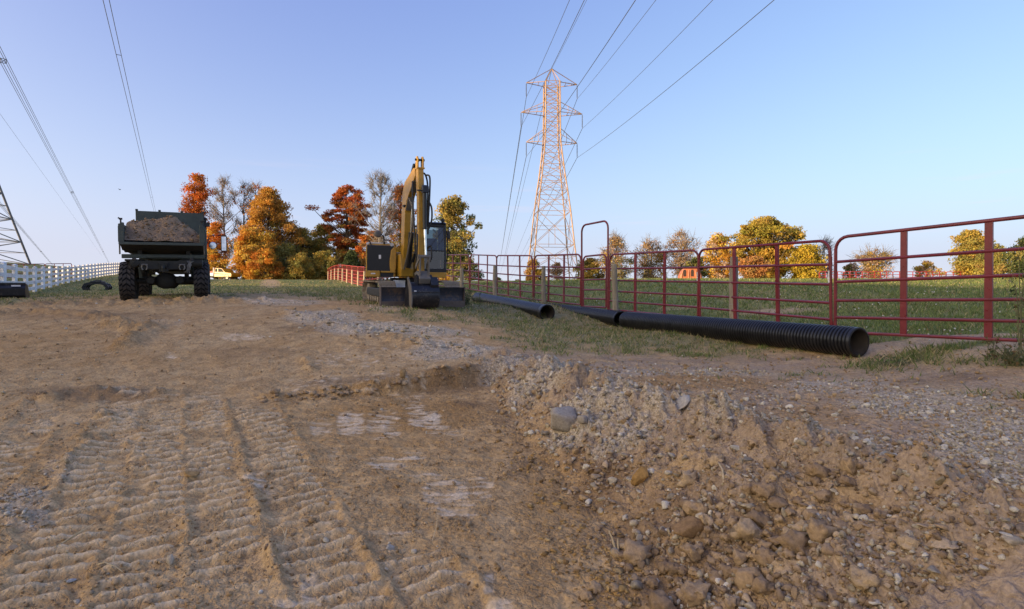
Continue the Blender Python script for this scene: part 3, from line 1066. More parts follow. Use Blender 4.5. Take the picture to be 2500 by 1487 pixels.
# ------------------------------------------------------------------ loose stones, clods, crumbs, straw and grass
def attr_mat(name, rough=.9, translucent=0.0, noise_scale=0, spec=.2, bump=0.0):
    t = NT(name)
    c = t.attr('col', True)
    if noise_scale:
        n = t.noise(t.pos(), noise_scale, 5, .72)
        c = t.mix(.8, c, t.ramp(n, [(.3, (.62, .61, .6, 1)), (.7, (1.25, 1.25, 1.24, 1))]), 'MULTIPLY')
        if bump:
            t.bump(n, .7, bump)
    t.link(c, t.p.inputs['Base Color'])
    t.set(Roughness=rough)
    t.p.inputs['Specular IOR Level'].default_value = spec
    if translucent:
        tr = t.node('ShaderNodeBsdfTranslucent')
        t.link(c, tr.inputs[0])
        mx = t.node('ShaderNodeMixShader')
        mx.inputs[0].default_value = translucent
        t.link(t.p.outputs[0], mx.inputs[1])
        t.link(tr.outputs[0], mx.inputs[2])
        t.link(mx.outputs[0], t.out.inputs['Surface'])
    return t.m
M_STONE = attr_mat('loose_stone', .95, noise_scale=48, bump=.014, spec=.1)
M_GRASS = attr_mat('grass_blade', .7, translucent=.35)

def ico(sub):
    import bmesh
    bm = bmesh.new()
    bmesh.ops.create_icosphere(bm, subdivisions=sub, radius=1.0)
    v = np.array([p.co[:] for p in bm.verts])
    f = np.array([[q.index for q in fc.verts] for fc in bm.faces])
    bm.free()
    return v, f

IV1, IF1 = ico(1)
IV2, IF2 = ico(2)
IV3, IF3 = ico(3)

def lump(V, rg, rough=.25, facets=7, flat=1.0, cut=(.42, .78)):
    """a broken stone: a roughened ball split along random planes"""
    v = V.copy()
    if rough:
        ph = rg.uniform(0, 50, 3)
        n = pn(v[:, 0] * 2.3 + ph[0] + v[:, 2] * 1.7, v[:, 1] * 2.3 + ph[1] - v[:, 2] * 1.1, 7) + .6 * pn(v[:, 0] * 6 + ph[2] + v[:, 2] * 3.1, v[:, 1] * 6 - v[:, 2] * 2.3, 9)
        v *= (1 + rough * n)[:, None]
    for _ in range(facets):
        n = rg.normal(size=3)
        n /= np.linalg.norm(n)
        d = rg.uniform(*cut)
        s = v @ n
        k = s > d
        v[k] -= np.outer(s[k] - d, n) * .97
    if rough:
        v *= (1 + .35 * rough * pn(v[:, 0] * 9 + v[:, 2] * 5, v[:, 1] * 9 - v[:, 2] * 4, 19))[:, None]
    v[:, 2] *= flat
    return v / np.percentile(np.linalg.norm(v, axis=1), 85)

def rotmats(rg, n):
    q = rg.normal(size=(n, 4))
    q /= np.linalg.norm(q, axis=1)[:, None]
    w, x, y, z = q.T
    return np.stack([np.stack([1 - 2 * (y * y + z * z), 2 * (x * y - z * w), 2 * (x * z + y * w)], -1),
                     np.stack([2 * (x * y + z * w), 1 - 2 * (x * x + z * z), 2 * (y * z - x * w)], -1),
                     np.stack([2 * (x * z - y * w), 2 * (y * z + x * w), 1 - 2 * (x * x + y * y)], -1)], 1)

def scatter_points(rg, n, ymin, ymax, pxmin, pxmax, power=1.6):
    """random ground points, denser near the viewer"""
    u = rg.uniform(0, 1, n)
    k = 1 - power
    Y = (ymin ** k + u * (ymax ** k - ymin ** k)) ** (1 / k) if abs(k) > 1e-6 else ymin * (ymax / ymin) ** u
    X = (rg.uniform(pxmin, pxmax, n) - CX) / FPX * Y
    return X, Y

def stone_mass(name, rg, X, Y, Z, size, cols, sub=0, sink=.3, flat=.7, label=None, cat=None):
    V, Fc = (IV1, IF1) if sub == 0 else (IV2, IF2)
    vars_ = [lump(V, rg, .5 if sub == 0 else .3, 4 if sub == 0 else 6, flat, (.28, .66)) for _ in range(14)]
    n = len(X)
    which = rg.integers(0, 14, n)
    base = np.stack(vars_)[which]
    sc = size[:, None] * rg.uniform(.7, 1.3, (n, 3))
    v = base * sc[:, None, :]
    M = rotmats(rg, n)
    # keep them lying fairly flat: turn mostly about the vertical
    a = rg.uniform(0, 2 * np.pi, n)
    ca, sa = np.cos(a), np.sin(a)
    flatM = np.zeros((n, 3, 3))
    flatM[:, 0, 0], flatM[:, 0, 1], flatM[:, 1, 0], flatM[:, 1, 1], flatM[:, 2, 2] = ca, -sa, sa, ca, 1
    up = rg.uniform(0, 1, n) < .4
    flatM[up] = M[up]
    v = np.einsum('nij,nkj->nki', flatM, v)
    v += np.stack([X, Y, Z + size * (flat - sink)], -1)[:, None, :]
    nv = V.shape[0]
    f = (Fc[None] + (np.arange(n) * nv)[:, None, None]).reshape(-1, 3)
    me = np_mesh(name, v.reshape(-1, 3), f, M_STONE, np.repeat(cols, nv, axis=0))
    o = bpy.data.objects.new(name, me)
    col.objects.link(o)
    return tag(o, label, cat, kind='stuff')

def pal(rg, n, cs, jit=.12):
    c = np.array(cs)[rg.integers(0, len(cs), n)]
    return np.clip(c * (1 + rg.normal(0, jit, (n, 1))), .02, .9)

SOILC = [(.44, .29, .14), (.37, .24, .115), (.51, .35, .185), (.31, .20, .10)]
GREYC = [(.50, .415, .29), (.60, .51, .37), (.42, .345, .24), (.70, .62, .48), (.52, .42, .27)]
BROWNC = [(.46, .315, .175), (.39, .265, .15), (.54, .385, .22), (.33, .225, .13)]
rg = np.random.default_rng(21)

# soil crumbs over the cut floor
X, Y = scatter_points(rg, 52000, 2.3, 13, -250, 2750, 1.6)
Fp = fields(X, Y)
dens = Fp['dirt'] * (.10 + 1.0 * np.clip(Fp['n1'] + .15, 0, 1) + .2 * (Fp['bank'] > .02)) * (1 - .75 * Fp['chalk'])
k = rg.uniform(0, 1, len(X)) < dens * .85
X, Y, Z = X[k], Y[k], Fp['z'][k]
n = len(X)
size = np.exp(rg.normal(math.log(.0058), .5, n)) * (.75 + .075 * Y)
cols = pal(rg, n, SOILC)
stone_mass('soil_crumbs', rg, X, Y, Z, np.clip(size, .003, .03), cols * 1.12, 0, .25, .75, 'fine brown soil crumbs strewn over the bare dirt', 'soil')

# gravel
X, Y = scatter_points(rg, 60000, 2.3, 17, -200, 2800, 1.25)
Fp = fields(X, Y)
bankm = (Fp['bank'] > .03) & (Fp['bank'] < .999) & (Y < 8.6)
dens = np.clip(Fp['grav'] * 1.0 + bankm * .42 + .025, 0, 1) * (1 - Fp['grass'] * .8)
k = rg.uniform(0, 1, len(X)) < dens * .8
X, Y, Z = X[k], Y[k], Fp['z'][k]
gv = Fp['grav'][k]
n = len(X)
size = np.clip(np.exp(rg.normal(math.log(.0105), .45, n)) * (.8 + .06 * Y), .005, .036)
cols = np.where((rg.uniform(0, 1, n) < .35 + .6 * gv)[:, None], pal(rg, n, GREYC), pal(rg, n, BROWNC))
stone_mass('gravel', rg, X, Y, Z, size, cols, 0, .25, .7, 'loose grey and brown gravel along the dug bank and track', 'gravel')

# rubble covering the bank face and its foot
X, Y = scatter_points(rg, 30000, 2.3, 8.4, 1050, 2900, 1.5)
Fp = fields(X, Y)
toe = np.interp(Y, BY, BTOE)
dens = np.clip(1.15 - np.abs((X - toe - .28) / .45) ** 1.3, 0, 1) * .75 + .50 * ((Fp['bank'] > .05) & (X < 3.4)) * sstep(3.4, 2.2, X)
k = rg.uniform(0, 1, len(X)) < dens * (.35 + .8 * np.clip(Fp['n1'] + .4, 0, 1)) * .62
X, Y, Z = X[k], Y[k], Fp['z'][k]
n = len(X)
size = np.clip(np.exp(rg.normal(math.log(.0125), .45, n)) * (.85 + .05 * Y), .007, .034)
greyish = rg.uniform(0, 1, n) < np.clip(.30 + .6 * pmask(GRAV, X, Y) + .25 * (X - np.interp(Y, BY, BTOE) > .5), 0, .9)
cols = np.where(greyish[:, None], pal(rg, n, GREYC), pal(rg, n, [(.47, .33, .20), (.39, .275, .165), (.54, .40, .255), (.33, .23, .14)]))
stone_mass('bank_rubble', rg, X, Y, Z, size, cols, 1 if n < 7000 else 0, .25, .8, 'broken soil and stones covering the face of the bank', 'rubble')

# clods heaped at the lower right and larger stones in the bank: each its own thing
CLODS = []
for i in range(10):
    v = lump(IV3, rg, .75, 4, .85, (.55, .9))
    f = IF3
    base = np.array(BROWNC[i % 4]) * 1.08
    me = np_mesh('dirt_clod', v, f, M_STONE, np.tile(base, (len(v), 1)) * (1 + .18 * pn(v[:, 0] * 3 + i, v[:, 1] * 3 + v[:, 2] * 2, 5)[:, None]))
    CLODS.append(me)
STONES = []
for i in range(10):
    v = lump(IV2, rg, .2, 6, .78, (.25, .6))
    base = np.array(GREYC[i % 5])
    me = np_mesh('stone', v, IF2, M_STONE, np.tile(base, (len(v), 1)) * (1 + .12 * pn(v[:, 0] * 3 + i, v[:, 1] * 3 + v[:, 2] * 2, 5)[:, None]))
    STONES.append(me)
TANS = []
for i in range(8):
    v = lump(IV2, rg, .25, 6, .8, (.28, .62))
    base = np.array([(.50, .33, .16), (.42, .27, .12), (.56, .40, .22)][i % 3])
    me = np_mesh('stone', v, IF2, M_STONE, np.tile(base, (len(v), 1)) * (1 + .12 * pn(v[:, 0] * 3 + i, v[:, 1] * 3 + v[:, 2] * 2, 5)[:, None]))
    TANS.append(me)

# flat clay flakes on the floor beside the bank
Xf, Yf = scatter_points(rg, 9000, 2.35, 6.0, 1180, 1560, 1.2)
Fp = fields(Xf, Yf)
toe = np.interp(Yf, BY, BTOE)
k = rg.uniform(0, 1, len(Xf)) < np.clip(1.1 - np.abs((Xf - toe + .22) / .36) ** 2, 0, 1) * (.3 + .9 * np.clip(Fp['n1'] + .3, 0, 1)) * .45
Xf, Yf, Zf = Xf[k], Yf[k], Fp['z'][k]
n = len(Xf)
stone_mass('clay_flakes', rg, Xf, Yf, Zf, np.clip(np.exp(rg.normal(math.log(.0105), .5, n)), .005, .036), pal(rg, n, [(.50, .31, .11), (.42, .25, .09), (.58, .39, .17), (.36, .22, .09)]), 0, .12, .28, 'flat yellowish clay flakes on the floor beside the bank', 'clay')

def lay(name, me, x, y, s, label, cat, group=None, sink=.3, rot=None, asp=(1, 1, 1), tilt=.35):
    o = shared(name, me, None, (x, y, gz(x, y) + s * asp[2] * (.75 - sink)), rot or (random.uniform(-tilt, tilt), random.uniform(-tilt, tilt), random.uniform(0, 6.28)), (s * asp[0], s * asp[1], s * asp[2]))
    return tag(o, label, cat, group)

def pairs(n, fn):
    """spread points that keep clear of each other"""
    out = []
    tries = 0
    while len(out) < n and tries < n * 60:
        tries += 1
        x, y, s = fn()
        if all((x - a) ** 2 + (y - b) ** 2 > (.55 * (s + c)) ** 2 for a, b, c in out):
            out.append((x, y, s))
    return out
def heap_pt():
    a, r_ = random.uniform(0, 6.28), abs(random.gauss(0, .5))
    x, y = 1.30 + .62 * r_ * math.cos(a) * 1.25, 3.02 + .55 * r_ * math.sin(a) * 1.1
    return x, y, random.choice((.022, .026, .03, .034, .038, .045, .055, .07, .085)) * random.uniform(.85, 1.15)
for x, y, s in pairs(170, heap_pt):
    if y > 2.3:
        lay('dirt_clod', random.choice(CLODS), x, y, s, 'lumpy brown dirt clod in the heap at the foot of the bank', 'clod', 'clods heaped at the foot of the bank', asp=(1, random.uniform(.7, 1), random.uniform(.7, 1)))
def lip_pt():
    p_ = random.uniform(640, 1215)
    q = np.interp(p_, [640, 850, 1000, 1215], [978, 958, 930, 905]) + random.gauss(4, 7)
    c = pix(p_, q)
    return c[0], c[1], random.uniform(.018, .05)
for x, y, s in pairs(70, lip_pt):
    lay('dirt_clod', random.choice(CLODS), x, y, s, 'dark dirt clod fallen along the low step across the cut', 'clod', 'clods along the low step', asp=(1, random.uniform(.7, 1), random.uniform(.6, .9)))
def toe_pt():
    y = random.uniform(2.7, 7.3)
    x = np.interp(y, BY, BTOE) + random.uniform(-.08, .45)
    return x, y, random.uniform(.014, .04) * (1.2 if y > 4 else 1)
for x, y, s in pairs(110, toe_pt):
    grey = random.random() < .5
    lay('stone', random.choice(STONES if grey else TANS), x, y, s, 'small %s stone in the rubble at the foot of the bank' % ('pale grey' if grey else 'brown'), 'stone',
        'pale stones at the foot of the bank' if grey else 'brown stones at the foot of the bank', asp=(1, random.uniform(.65, 1), random.uniform(.6, .95)))
def face_pt():
    y = random.uniform(2.7, 7.5)
    t0, c0 = np.interp(y, BY, BTOE), np.interp(y, BY, BCRE)
    x = t0 + (c0 - t0) * random.uniform(.25, 1.25)
    return x, y, random.uniform(.012, .036) * (1.2 if y > 4 else 1)
for x, y, s in pairs(75, face_pt):
    lay('stone', random.choice(STONES if random.random() < .6 else TANS), x, y, s, 'small stone half buried in the upper face of the bank', 'stone', 'stones in the face of the bank', sink=.5, asp=(1, random.uniform(.65, 1), random.uniform(.6, .95)))
def grav_pt():
    p_, q = random.uniform(2030, 2600), random.uniform(930, 1160)
    c = pix(p_, q)
    return c[0], c[1], random.uniform(.014, .04)
for x, y, s in pairs(60, grav_pt):
    lay('stone', random.choice(STONES), x, y, s, 'pale stone in the gravel patch near the right edge', 'stone', 'stones in the gravel patch', sink=.45, asp=(1, random.uniform(.65, 1), random.uniform(.5, .8)))
def road_pt():
    p_ = random.uniform(650, 1180)
    q = np.interp(p_, [650, 800, 1000, 1180], [745, 785, 820, 860]) + random.gauss(0, 14)
    c = pix(p_, q)
    return c[0], c[1], random.uniform(.025, .07)
for x, y, s in pairs(60, road_pt):
    lay('stone', random.choice(STONES), x, y, s, 'pale stone along the gravel streak before the excavator', 'stone', 'stones along the gravel streak', sink=.4, asp=(1, random.uniform(.65, 1), random.uniform(.6, .9)))

def feature(name, px_, py_, w_px, asp, colr, label, cat, rot=(0, 0, 0), rough=.12, facets=10, flat=.8, sink=.25, seed=0, sub=3, smooth=False, cut=(.3, .66), block=0.0):
    c = pixf(px_, py_)
    s = w_px / 2 * c[1] / FPX
    r_ = np.random.default_rng(seed)
    V, Fc = ((IV3, IF3) if sub == 3 else (IV2, IF2))
    if block:
        # squared-off: pull the ball out towards a brick before it is broken
        V = V / np.abs(V).max(1, keepdims=True) ** block
        V = V @ np.array(Euler((.15, .1, .3)).to_matrix())
    v = lump(V, r_, rough, facets, flat, cut) * np.array(asp) * s
    base = np.array(colr)
    cc = np.tile(base, (len(v), 1)) * (1 + .22 * pn(v[:, 0] * 2 / s + seed, v[:, 1] * 2 / s + v[:, 2] * 3 / s, 5)[:, None])
    me = np_mesh(name, v, Fc, M_STONE, cc, smooth=smooth)
    o = shared(name, me, None, (c[0], c[1], c[2] + s * asp[2] * flat * (1 - 2 * sink) * .6), rot)
    return tag(o, label, cat)
feature('concrete_chunk', 1376, 1046, 84, (1, .75, .98), (.44, .385, .31), 'large grey lump of broken concrete in the bank', 'rubble', (0.15, .1, .45), .22, 3, .95, .1, 3, cut=(.75, .95), block=.9)
feature('concrete_chunk', 1424, 1030, 36, (1, .8, .8), (.42, .36, .285), 'smaller grey concrete piece touching the large grey lump', 'rubble', (0, .2, 1.2), .16, 4, .8, .2, 4, cut=(.6, .9), block=.7)
feature('concrete_chunk', 1392, 1095, 36, (1, .8, .8), (.44, .375, .29), 'grey concrete piece below the large grey lump', 'rubble', (0, .1, .7), .14, 7, .8, .2, 5)
feature('flat_rock', 1562, 1182, 62, (.62, .5, 1.05), (.45, .27, .10), 'upright rusty brown slab of rock in the bank', 'rock', (.15, .45, .3), .10, 12, 1.0, .05, 6)
feature('flat_rock', 1662, 998, 70, (1, .6, .5), (.56, .50, .40), 'pale slab poking out of the top of the bank', 'rock', (.2, -.5, .3), .10, 11, .7, .2, 7)
feature('rock', 1692, 1292, 104, (1, .8, .62), (.33, .205, .10), 'dark brown block above the clod heap', 'rock', (.1, .1, .3), .16, 8, .85, .15, 8)
feature('rock', 2095, 1258, 40, (.8, .8, 1), (.46, .33, .19), 'tan boulder beside the dark hollow at lower right', 'rock', (.2, .4, .1), .12, 7, .95, .1, 9)
feature('rock', 1640, 1115, 34, (1, .7, .5), (.46, .42, .35), 'flat grey stone lying on the bank below the pale slab', 'stone', (.2, .1, .6), .1, 8, .6, .25, 10, 2)
feature('rock', 1795, 1100, 30, (1, .8, .8), (.62, .57, .48), 'bright pale stone at the middle of the bank top', 'stone', (0, .3, .2), .1, 9, .8, .2, 11, 2)
feature('rock', 1550, 1352, 34, (1, .8, .8), (.47, .42, .34), 'rounded grey stone left of the clod heap', 'stone', (0, 0, .4), .1, 6, .8, .15, 12)
feature('rock', 2280, 1395, 60, (1, .55, .5), (.45, .37, .26), 'long grey brown stone at lower right', 'stone', (.1, .2, .7), .1, 9, .7, .2, 13)
feature('rock', 2470, 1320, 60, (1, .7, .5), (.50, .40, .27), 'pale brown flat stone at the lower right edge', 'stone', (.1, .1, .2), .1, 9, .7, .2, 14)
feature('rock', 952, 1340, 34, (1, .6, .6), (.50, .45, .36), 'grey stone sunk in a small hole in the cut floor', 'stone', (.1, .3, .4), .1, 8, .8, .15, 15)
feature('rock', 797, 1321, 20, (1, .8, .7), (.64, .55, .38), 'small cream stone on the cut floor left of the holed stone', 'stone', (0, .2, .4), .1, 8, .8, .15, 16, 2)
feature('dirt_clod', 463, 1158, 36, (1, .8, .45), (.48, .30, .125), 'flat brown clod lying on the track marks', 'clod', (0, .1, .4), .2, 5, .7, .1, 17)
feature('dirt_clod', 984, 918, 26, (.7, .7, 1), (.38, .26, .13), 'upright clod standing on the low step', 'clod', (0, .1, .4), .25, 5, 1, .1, 18)
feature('rock', 30, 1345, 24, (1, .8, .8), (.46, .33, .20), 'rounded stone in the rubble groove at the left edge', 'stone', (0, .1, .4), .1, 6, .9, .1, 19)
feature('rock', 105, 1285, 26, (1, .8, .7), (.48, .36, .22), 'tan stone in the groove beside the track marks', 'stone', (0, .1, .9), .1, 7, .8, .1, 20)
feature('rock', 175, 1420, 22, (1, .8, .6), (.42, .41, .38), 'bluish grey stone at the lower left', 'stone', (0, .1, .9), .1, 7, .8, .25, 22)

# dry stalks lying on the floor
M_STALK = mat_plain('dry_stalk', (.66, .50, .27, 1), .8, scale=20)
def stalk(px_, py_, pts, r_, label):
    c = Vector(pixf(px_, py_))
    root = thing('dry_stalk', label, 'stalk', c)
    for i, run in enumerate(pts):
        q = []
        for dx, dy, dz in run:
            x, y = c.x + dx, c.y + dy
            q.append((x, y, gz(x, y) + dz + .006))
        MB().tube(q, [r_ * (1 - .6 * j / max(len(q) - 1, 1)) for j in range(len(q))], 5).build('stem' if i == 0 else 'side_shoot', M_STALK, root, smooth=True, world_coords=True)
stalk(135, 1340, [[(0, 0, 0), (-.01, .06, .02), (.02, .13, .05), (.09, .22, .06)], [(0, .1, .03), (.05, .19, .02)]], .006, 'pale dry stalk lying across the track marks at lower left')
stalk(272, 1390, [[(0, 0, .0), (-.02, .05, .05), (-.04, .1, .09)], [(-.1, .03, .0), (-.04, .0, .02), (.02, .0, .02), (.08, -.01, 0)]], .005, 'forked dry stalk like a cross at lower left')
stalk(690, 1330, [[(.02, -.05, .02), (.01, .02, .03), (-.05, .12, .04)], [(0, .04, .03), (-.02, .12, .05)]], .0045, 'dry stalk with a split tip near the middle of the floor')
stalk(835, 1340, [[(0, -.03, .0), (.0, .03, .04), (-.02, .06, .05)]], .004, 'short dry stalk left of the holed stone')
stalk(1058, 1310, [[(0, -.06, .0), (.015, .03, .03), (.01, .12, .05)]], .003, 'thin dry stem right of the holed stone')
stalk(1500, 1340, [[(0, -.02, .0), (-.01, .01, .05), (-.03, .03, .10)], [(.02, -.02, 0), (.02, 0, .06)]], .009, 'splintered pale wood standing in the chips by the bank')
stalk(130, 1150, [[(-.1, -.04, .0), (.0, .0, .05), (.12, .01, .05), (.2, 0, .02)]], .005, 'long dry stem arching over the rut at left')
stalk(1750, 1180, [[(0, -.12, .01), (.03, -.02, .03), (.05, .10, .03), (.05, .18, .02)]], .008, 'brown root lying down the middle of the bank')

# grass
def blades(name, rg, X, Y, Z, h, w, cols, lean, label, cat):
    n = len(X)
    a = rg.uniform(0, 2 * np.pi, n)
    b = rg.uniform(0, 2 * np.pi, n)
    wx, wy = np.cos(a) * w, np.sin(a) * w
    lx, ly = np.cos(b) * lean * h, np.sin(b) * lean * h
    z0 = Z - .008
    v = np.stack([np.stack([X - wx, Y - wy, z0], -1), np.stack([X + wx, Y + wy, z0], -1), np.stack([X + lx, Y + ly, Z + h], -1)], 1)
    f = np.arange(3 * n).reshape(n, 3)
    cc = np.repeat(cols[:, None, :], 3, 1).copy()
    cc[:, 2] *= 1.25
    me = np_mesh(name, v.reshape(-1, 3), f, M_GRASS, np.clip(cc.reshape(-1, 3), 0, .8))
    o = bpy.data.objects.new(name, me)
    col.objects.link(o)
    return tag(o, label, cat, kind='stuff')

def tufted(rg, n_t, per, ymin, ymax, p0, p1, power, spread):
    X, Y = scatter_points(rg, n_t, ymin, ymax, p0, p1, power)
    X = np.repeat(X, per) + rg.normal(0, 1, n_t * per) * spread * np.repeat(Y, per)
    Y = np.repeat(Y, per) + rg.normal(0, 1, n_t * per) * spread * np.repeat(Y, per)
    return X, Y
GREENC = [(.14, .18, .050), (.18, .22, .062), (.23, .26, .08), (.13, .165, .05)]
STRAWC = [(.42, .33, .16), (.34, .26, .12), (.50, .40, .21), (.28, .23, .10)]
def side(X, Y):
    return X - np.interp(Y, FENCE_XY[:, 1], FENCE_XY[:, 0])
# worn strip on this side of the fence
X, Y = tufted(rg, 21000, 8, 4.6, 27, 700, 2900, 1.1, .006)
Fp = fields(X, Y)
k = (rg.uniform(0, 1, len(X)) < Fp['grass'] * (.7 + .6 * Fp['n1'])) & (side(X, Y) < .3)
X, Y, Z, n1 = X[k], Y[k], Fp['z'][k], Fp['n1'][k]
n = len(X)
gr_ = rg.uniform(0, 1, n) < np.clip(.42 + .6 * n1 + .25 * sstep(4.0, 6.5, X), .1, .95)
blades('worn_grass', rg, X, Y, Z, rg.uniform(.022, .07, n) * (1 + .03 * Y) * np.where(X > 4.6, 1.4, 1.0), .0034 + .0008 * Y, np.where(gr_[:, None], pal(rg, n, GREENC), pal(rg, n, STRAWC)), rg.uniform(.2, 1.6, n), 'short worn grass and straw between the dirt and the fence', 'grass')
# pasture
X, Y = tufted(rg, 24000, 6, 6.0, 48, 1050, 3000, 1.15, .007)
Fp = fields(X, Y)
k = (rg.uniform(0, 1, len(X)) < Fp['grass'] * (.7 + .6 * Fp['n1'])) & (side(X, Y) > 0)
X, Y, Z, n1 = X[k], Y[k], Fp['z'][k], Fp['n1'][k]
n = len(X)
gr_ = rg.uniform(0, 1, n) < .86
blades('pasture_grass', rg, X, Y, Z, rg.uniform(.03, .085, n) * (1 + .02 * Y), .0035 + .0007 * Y, np.where(gr_[:, None], pal(rg, n, GREENC, .2), pal(rg, n, STRAWC)), rg.uniform(.2, 1.2, n), 'green pasture grass behind the red fence', 'grass')
# turf beyond the dirt on the left
X, Y = tufted(rg, 9000, 6, 14, 60, -150, 1050, 1.1, .006)
Fp = fields(X, Y)
k = rg.uniform(0, 1, len(X)) < Fp['grass'] * (.7 + .6 * Fp['n1'])
X, Y, Z = X[k], Y[k], Fp['z'][k]
n = len(X)
gr_ = rg.uniform(0, 1, n) < .5
blades('turf', rg, X, Y, Z, rg.uniform(.02, .055, n) * (1 + .012 * Y), .003 + .0008 * Y, np.where(gr_[:, None], pal(rg, n, GREENC, .2), pal(rg, n, STRAWC)), rg.uniform(.2, 1.2, n), 'short green turf behind the truck and excavator', 'grass')
# straw lying about on the disturbed strip
X, Y = scatter_points(rg, 14000, 3.0, 12, 1150, 2700, 1.2)
Fp = fields(X, Y)
gy = np.interp(X / Y * FPX + CX, GB_PX, GB_Y)
k = rg.uniform(0, 1, len(X)) < np.clip(1.1 - np.abs(Y - gy * .82) / (gy * .22), 0, 1) * (Fp['bank'] > .8) * .8
X, Y, Z = X[k], Y[k], Fp['z'][k]
n = len(X)
blades('straw', rg, X, Y, Z + .01, np.full(n, .012), np.full(n, .0022), pal(rg, n, STRAWC), rg.uniform(2.0, 7.0, n), 'dry straw strewn between the bank and the grass', 'straw')
# clover heads in the pasture
X, Y = scatter_points(rg, 330, 8, 26, 1300, 2900, 1.2)
Fp = fields(X, Y)
k = (side(X, Y) > .3) & (Fp['n0'] > .05)
n = int(k.sum())
stone_mass('clover_heads', rg, X[k], Y[k], Fp['z'][k] + .07, np.full(n, .012) + .0006 * Y[k], np.tile(np.array((.72, .70, .62)), (n, 1)), 0, .2, .8, 'white clover heads dotted through the pasture', 'flowers')
# ------------------------------------------------------------------ olive dump truck seen from behind
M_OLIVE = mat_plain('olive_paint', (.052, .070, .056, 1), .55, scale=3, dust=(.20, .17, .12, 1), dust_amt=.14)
M_OLIVED = mat_plain('olive_paint_shade', (.016, .019, .016, 1), .75, scale=4, dust=(.07, .055, .04, 1), dust_amt=.30)  # darker copy of the olive; shade under the truck put into colour
M_RUBBER = mat_plain('tyre_rubber', (.030, .029, .028, 1), .75, scale=9, dust=(.12, .09, .065, 1), dust_amt=.40)
M_RUBBERD = mat_plain('tyre_groove_shade', (.008, .008, .008, 1), .9, scale=9)  # near-black copy of the rubber; shade between the lugs put into colour
M_IRON = mat_plain('dark_iron', (.035, .033, .030, 1), .6, metal=.3, scale=6, wear=(.16, .10, .06, 1), wear_amt=.25)
M_MIRROR = mat_plain('mirror_glass', (.75, .77, .8, 1), .15, metal=1.0)
M_GLASSD = mat_plain('dark_glass', (.02, .025, .028, 1), .08)
M_LENS = mat_plain('red_lens', (.25, .02, .015, 1), .3)
M_CHAIN = mat_plain('chain_steel', (.20, .19, .17, 1), .5, metal=.6)

def soil_mat(name, c1, c2, c3):
    t = NT(name)
    P = t.pos()
    a = t.noise(P, 3.0, 4, .6)
    b = t.noise(P, 30.0, 4, .7)
    c = t.mix(t.ramp(a, [(.3, 0.), (.7, 1.)]), c1, c2)
    c = t.mix(t.ramp(b, [(.45, 0.), (.75, 1.)]), c, c3)
    t.link(c, t.p.inputs['Base Color'])
    t.set(Roughness=.95)
    t.p.inputs['Specular IOR Level'].default_value = .1
    t.bump(b, .9, .02)
    return t.m
M_SOIL = soil_mat('soil', (.28, .185, .105, 1), (.36, .245, .145, 1), (.21, .14, .08, 1))

TR = R(28)
tx, ty = -10.68, 17.1
truck = thing('dump_truck', 'dark olive tipper truck heaped with soil, seen from behind', 'truck', (tx, ty, gzb(tx, ty)), TR)
truck.rotation_euler = (R(-.3), R(-1.0), TR)

def tyre(parent, x, y, rad=.60, w=.40, side=1):
    t = bpy.data.objects.new('wheel', None)
    col.objects.link(t)
    t.parent = parent
    t.location = (x, y, rad - .01)
    hw = w / 2
    prof = [(rad * .52, -hw * .75), (rad * .62, -hw * .92), (rad * .80, -hw), (rad * .93, -hw * .93), (rad * .945, -hw * .78), (rad * .945, 0), (rad * .945, hw * .78), (rad * .93, hw * .93), (rad * .80, hw), (rad * .62, hw * .92), (rad * .52, hw * .75)]
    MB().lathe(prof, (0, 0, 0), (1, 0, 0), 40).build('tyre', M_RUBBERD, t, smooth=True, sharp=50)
    tr = MB()
    N = 22
    for i in range(N):
        for row, (u0, u1, sk) in enumerate(((-.97, -.52, .10), (-.48, -.03, -.06), (.03, .48, -.06), (.52, .97, .10))):
            a0 = 2 * math.pi * (i + (.5 if row in (1, 2) else 0)) / N
            dn = .62 * 2 * math.pi / N
            pts = []
            for rr in (rad * .93, rad * 1.0):
                for u, s0 in ((u0, sk * (1 if row != 1 else -1)), (u1, -sk * (1 if row != 1 else -1))):
                    off = (abs(u) - .5) * .30
                    for d in (-dn / 2, dn / 2):
                        a = a0 + d + off
                        r2 = rr - (abs(u) > .9) * .02
                        pts.append((u * hw, r2 * math.cos(a), r2 * math.sin(a)))
            tr.add(pts, [(0, 1, 3, 2), (4, 6, 7, 5), (0, 4, 5, 1), (2, 3, 7, 6), (0, 2, 6, 4), (1, 5, 7, 3)])
    tr.build('tread', M_RUBBER, t)
    s = side
    MB().lathe([(rad * .53, s * hw * .6), (rad * .53, s * hw * .25), (rad * .30, s * hw * .15), (rad * .28, s * hw * .65), (0, s * hw * .7)], (0, 0, 0), (1, 0, 0), 24).build('rim', M_OLIVE, t, smooth=True)
    MB().lathe([(rad * .44, -s * hw * .5), (rad * .44, -s * hw * .9), (rad * .2, -s * hw * .95), (0, -s * hw * .95)], (0, 0, 0), (1, 0, 0), 20).build('brake_drum', M_OLIVED, t, smooth=True)
    return t

tyre(truck, -.95, 0, side=-1)
tyre(truck, .95, 0, side=1)
tyre(truck, -.95, 3.85, side=-1)
tyre(truck, .95, 3.85, side=1)

bw, yr, yf = 1.04, -.95, 2.45
zfl, zsd, zhd = 1.70, 2.20, 3.04
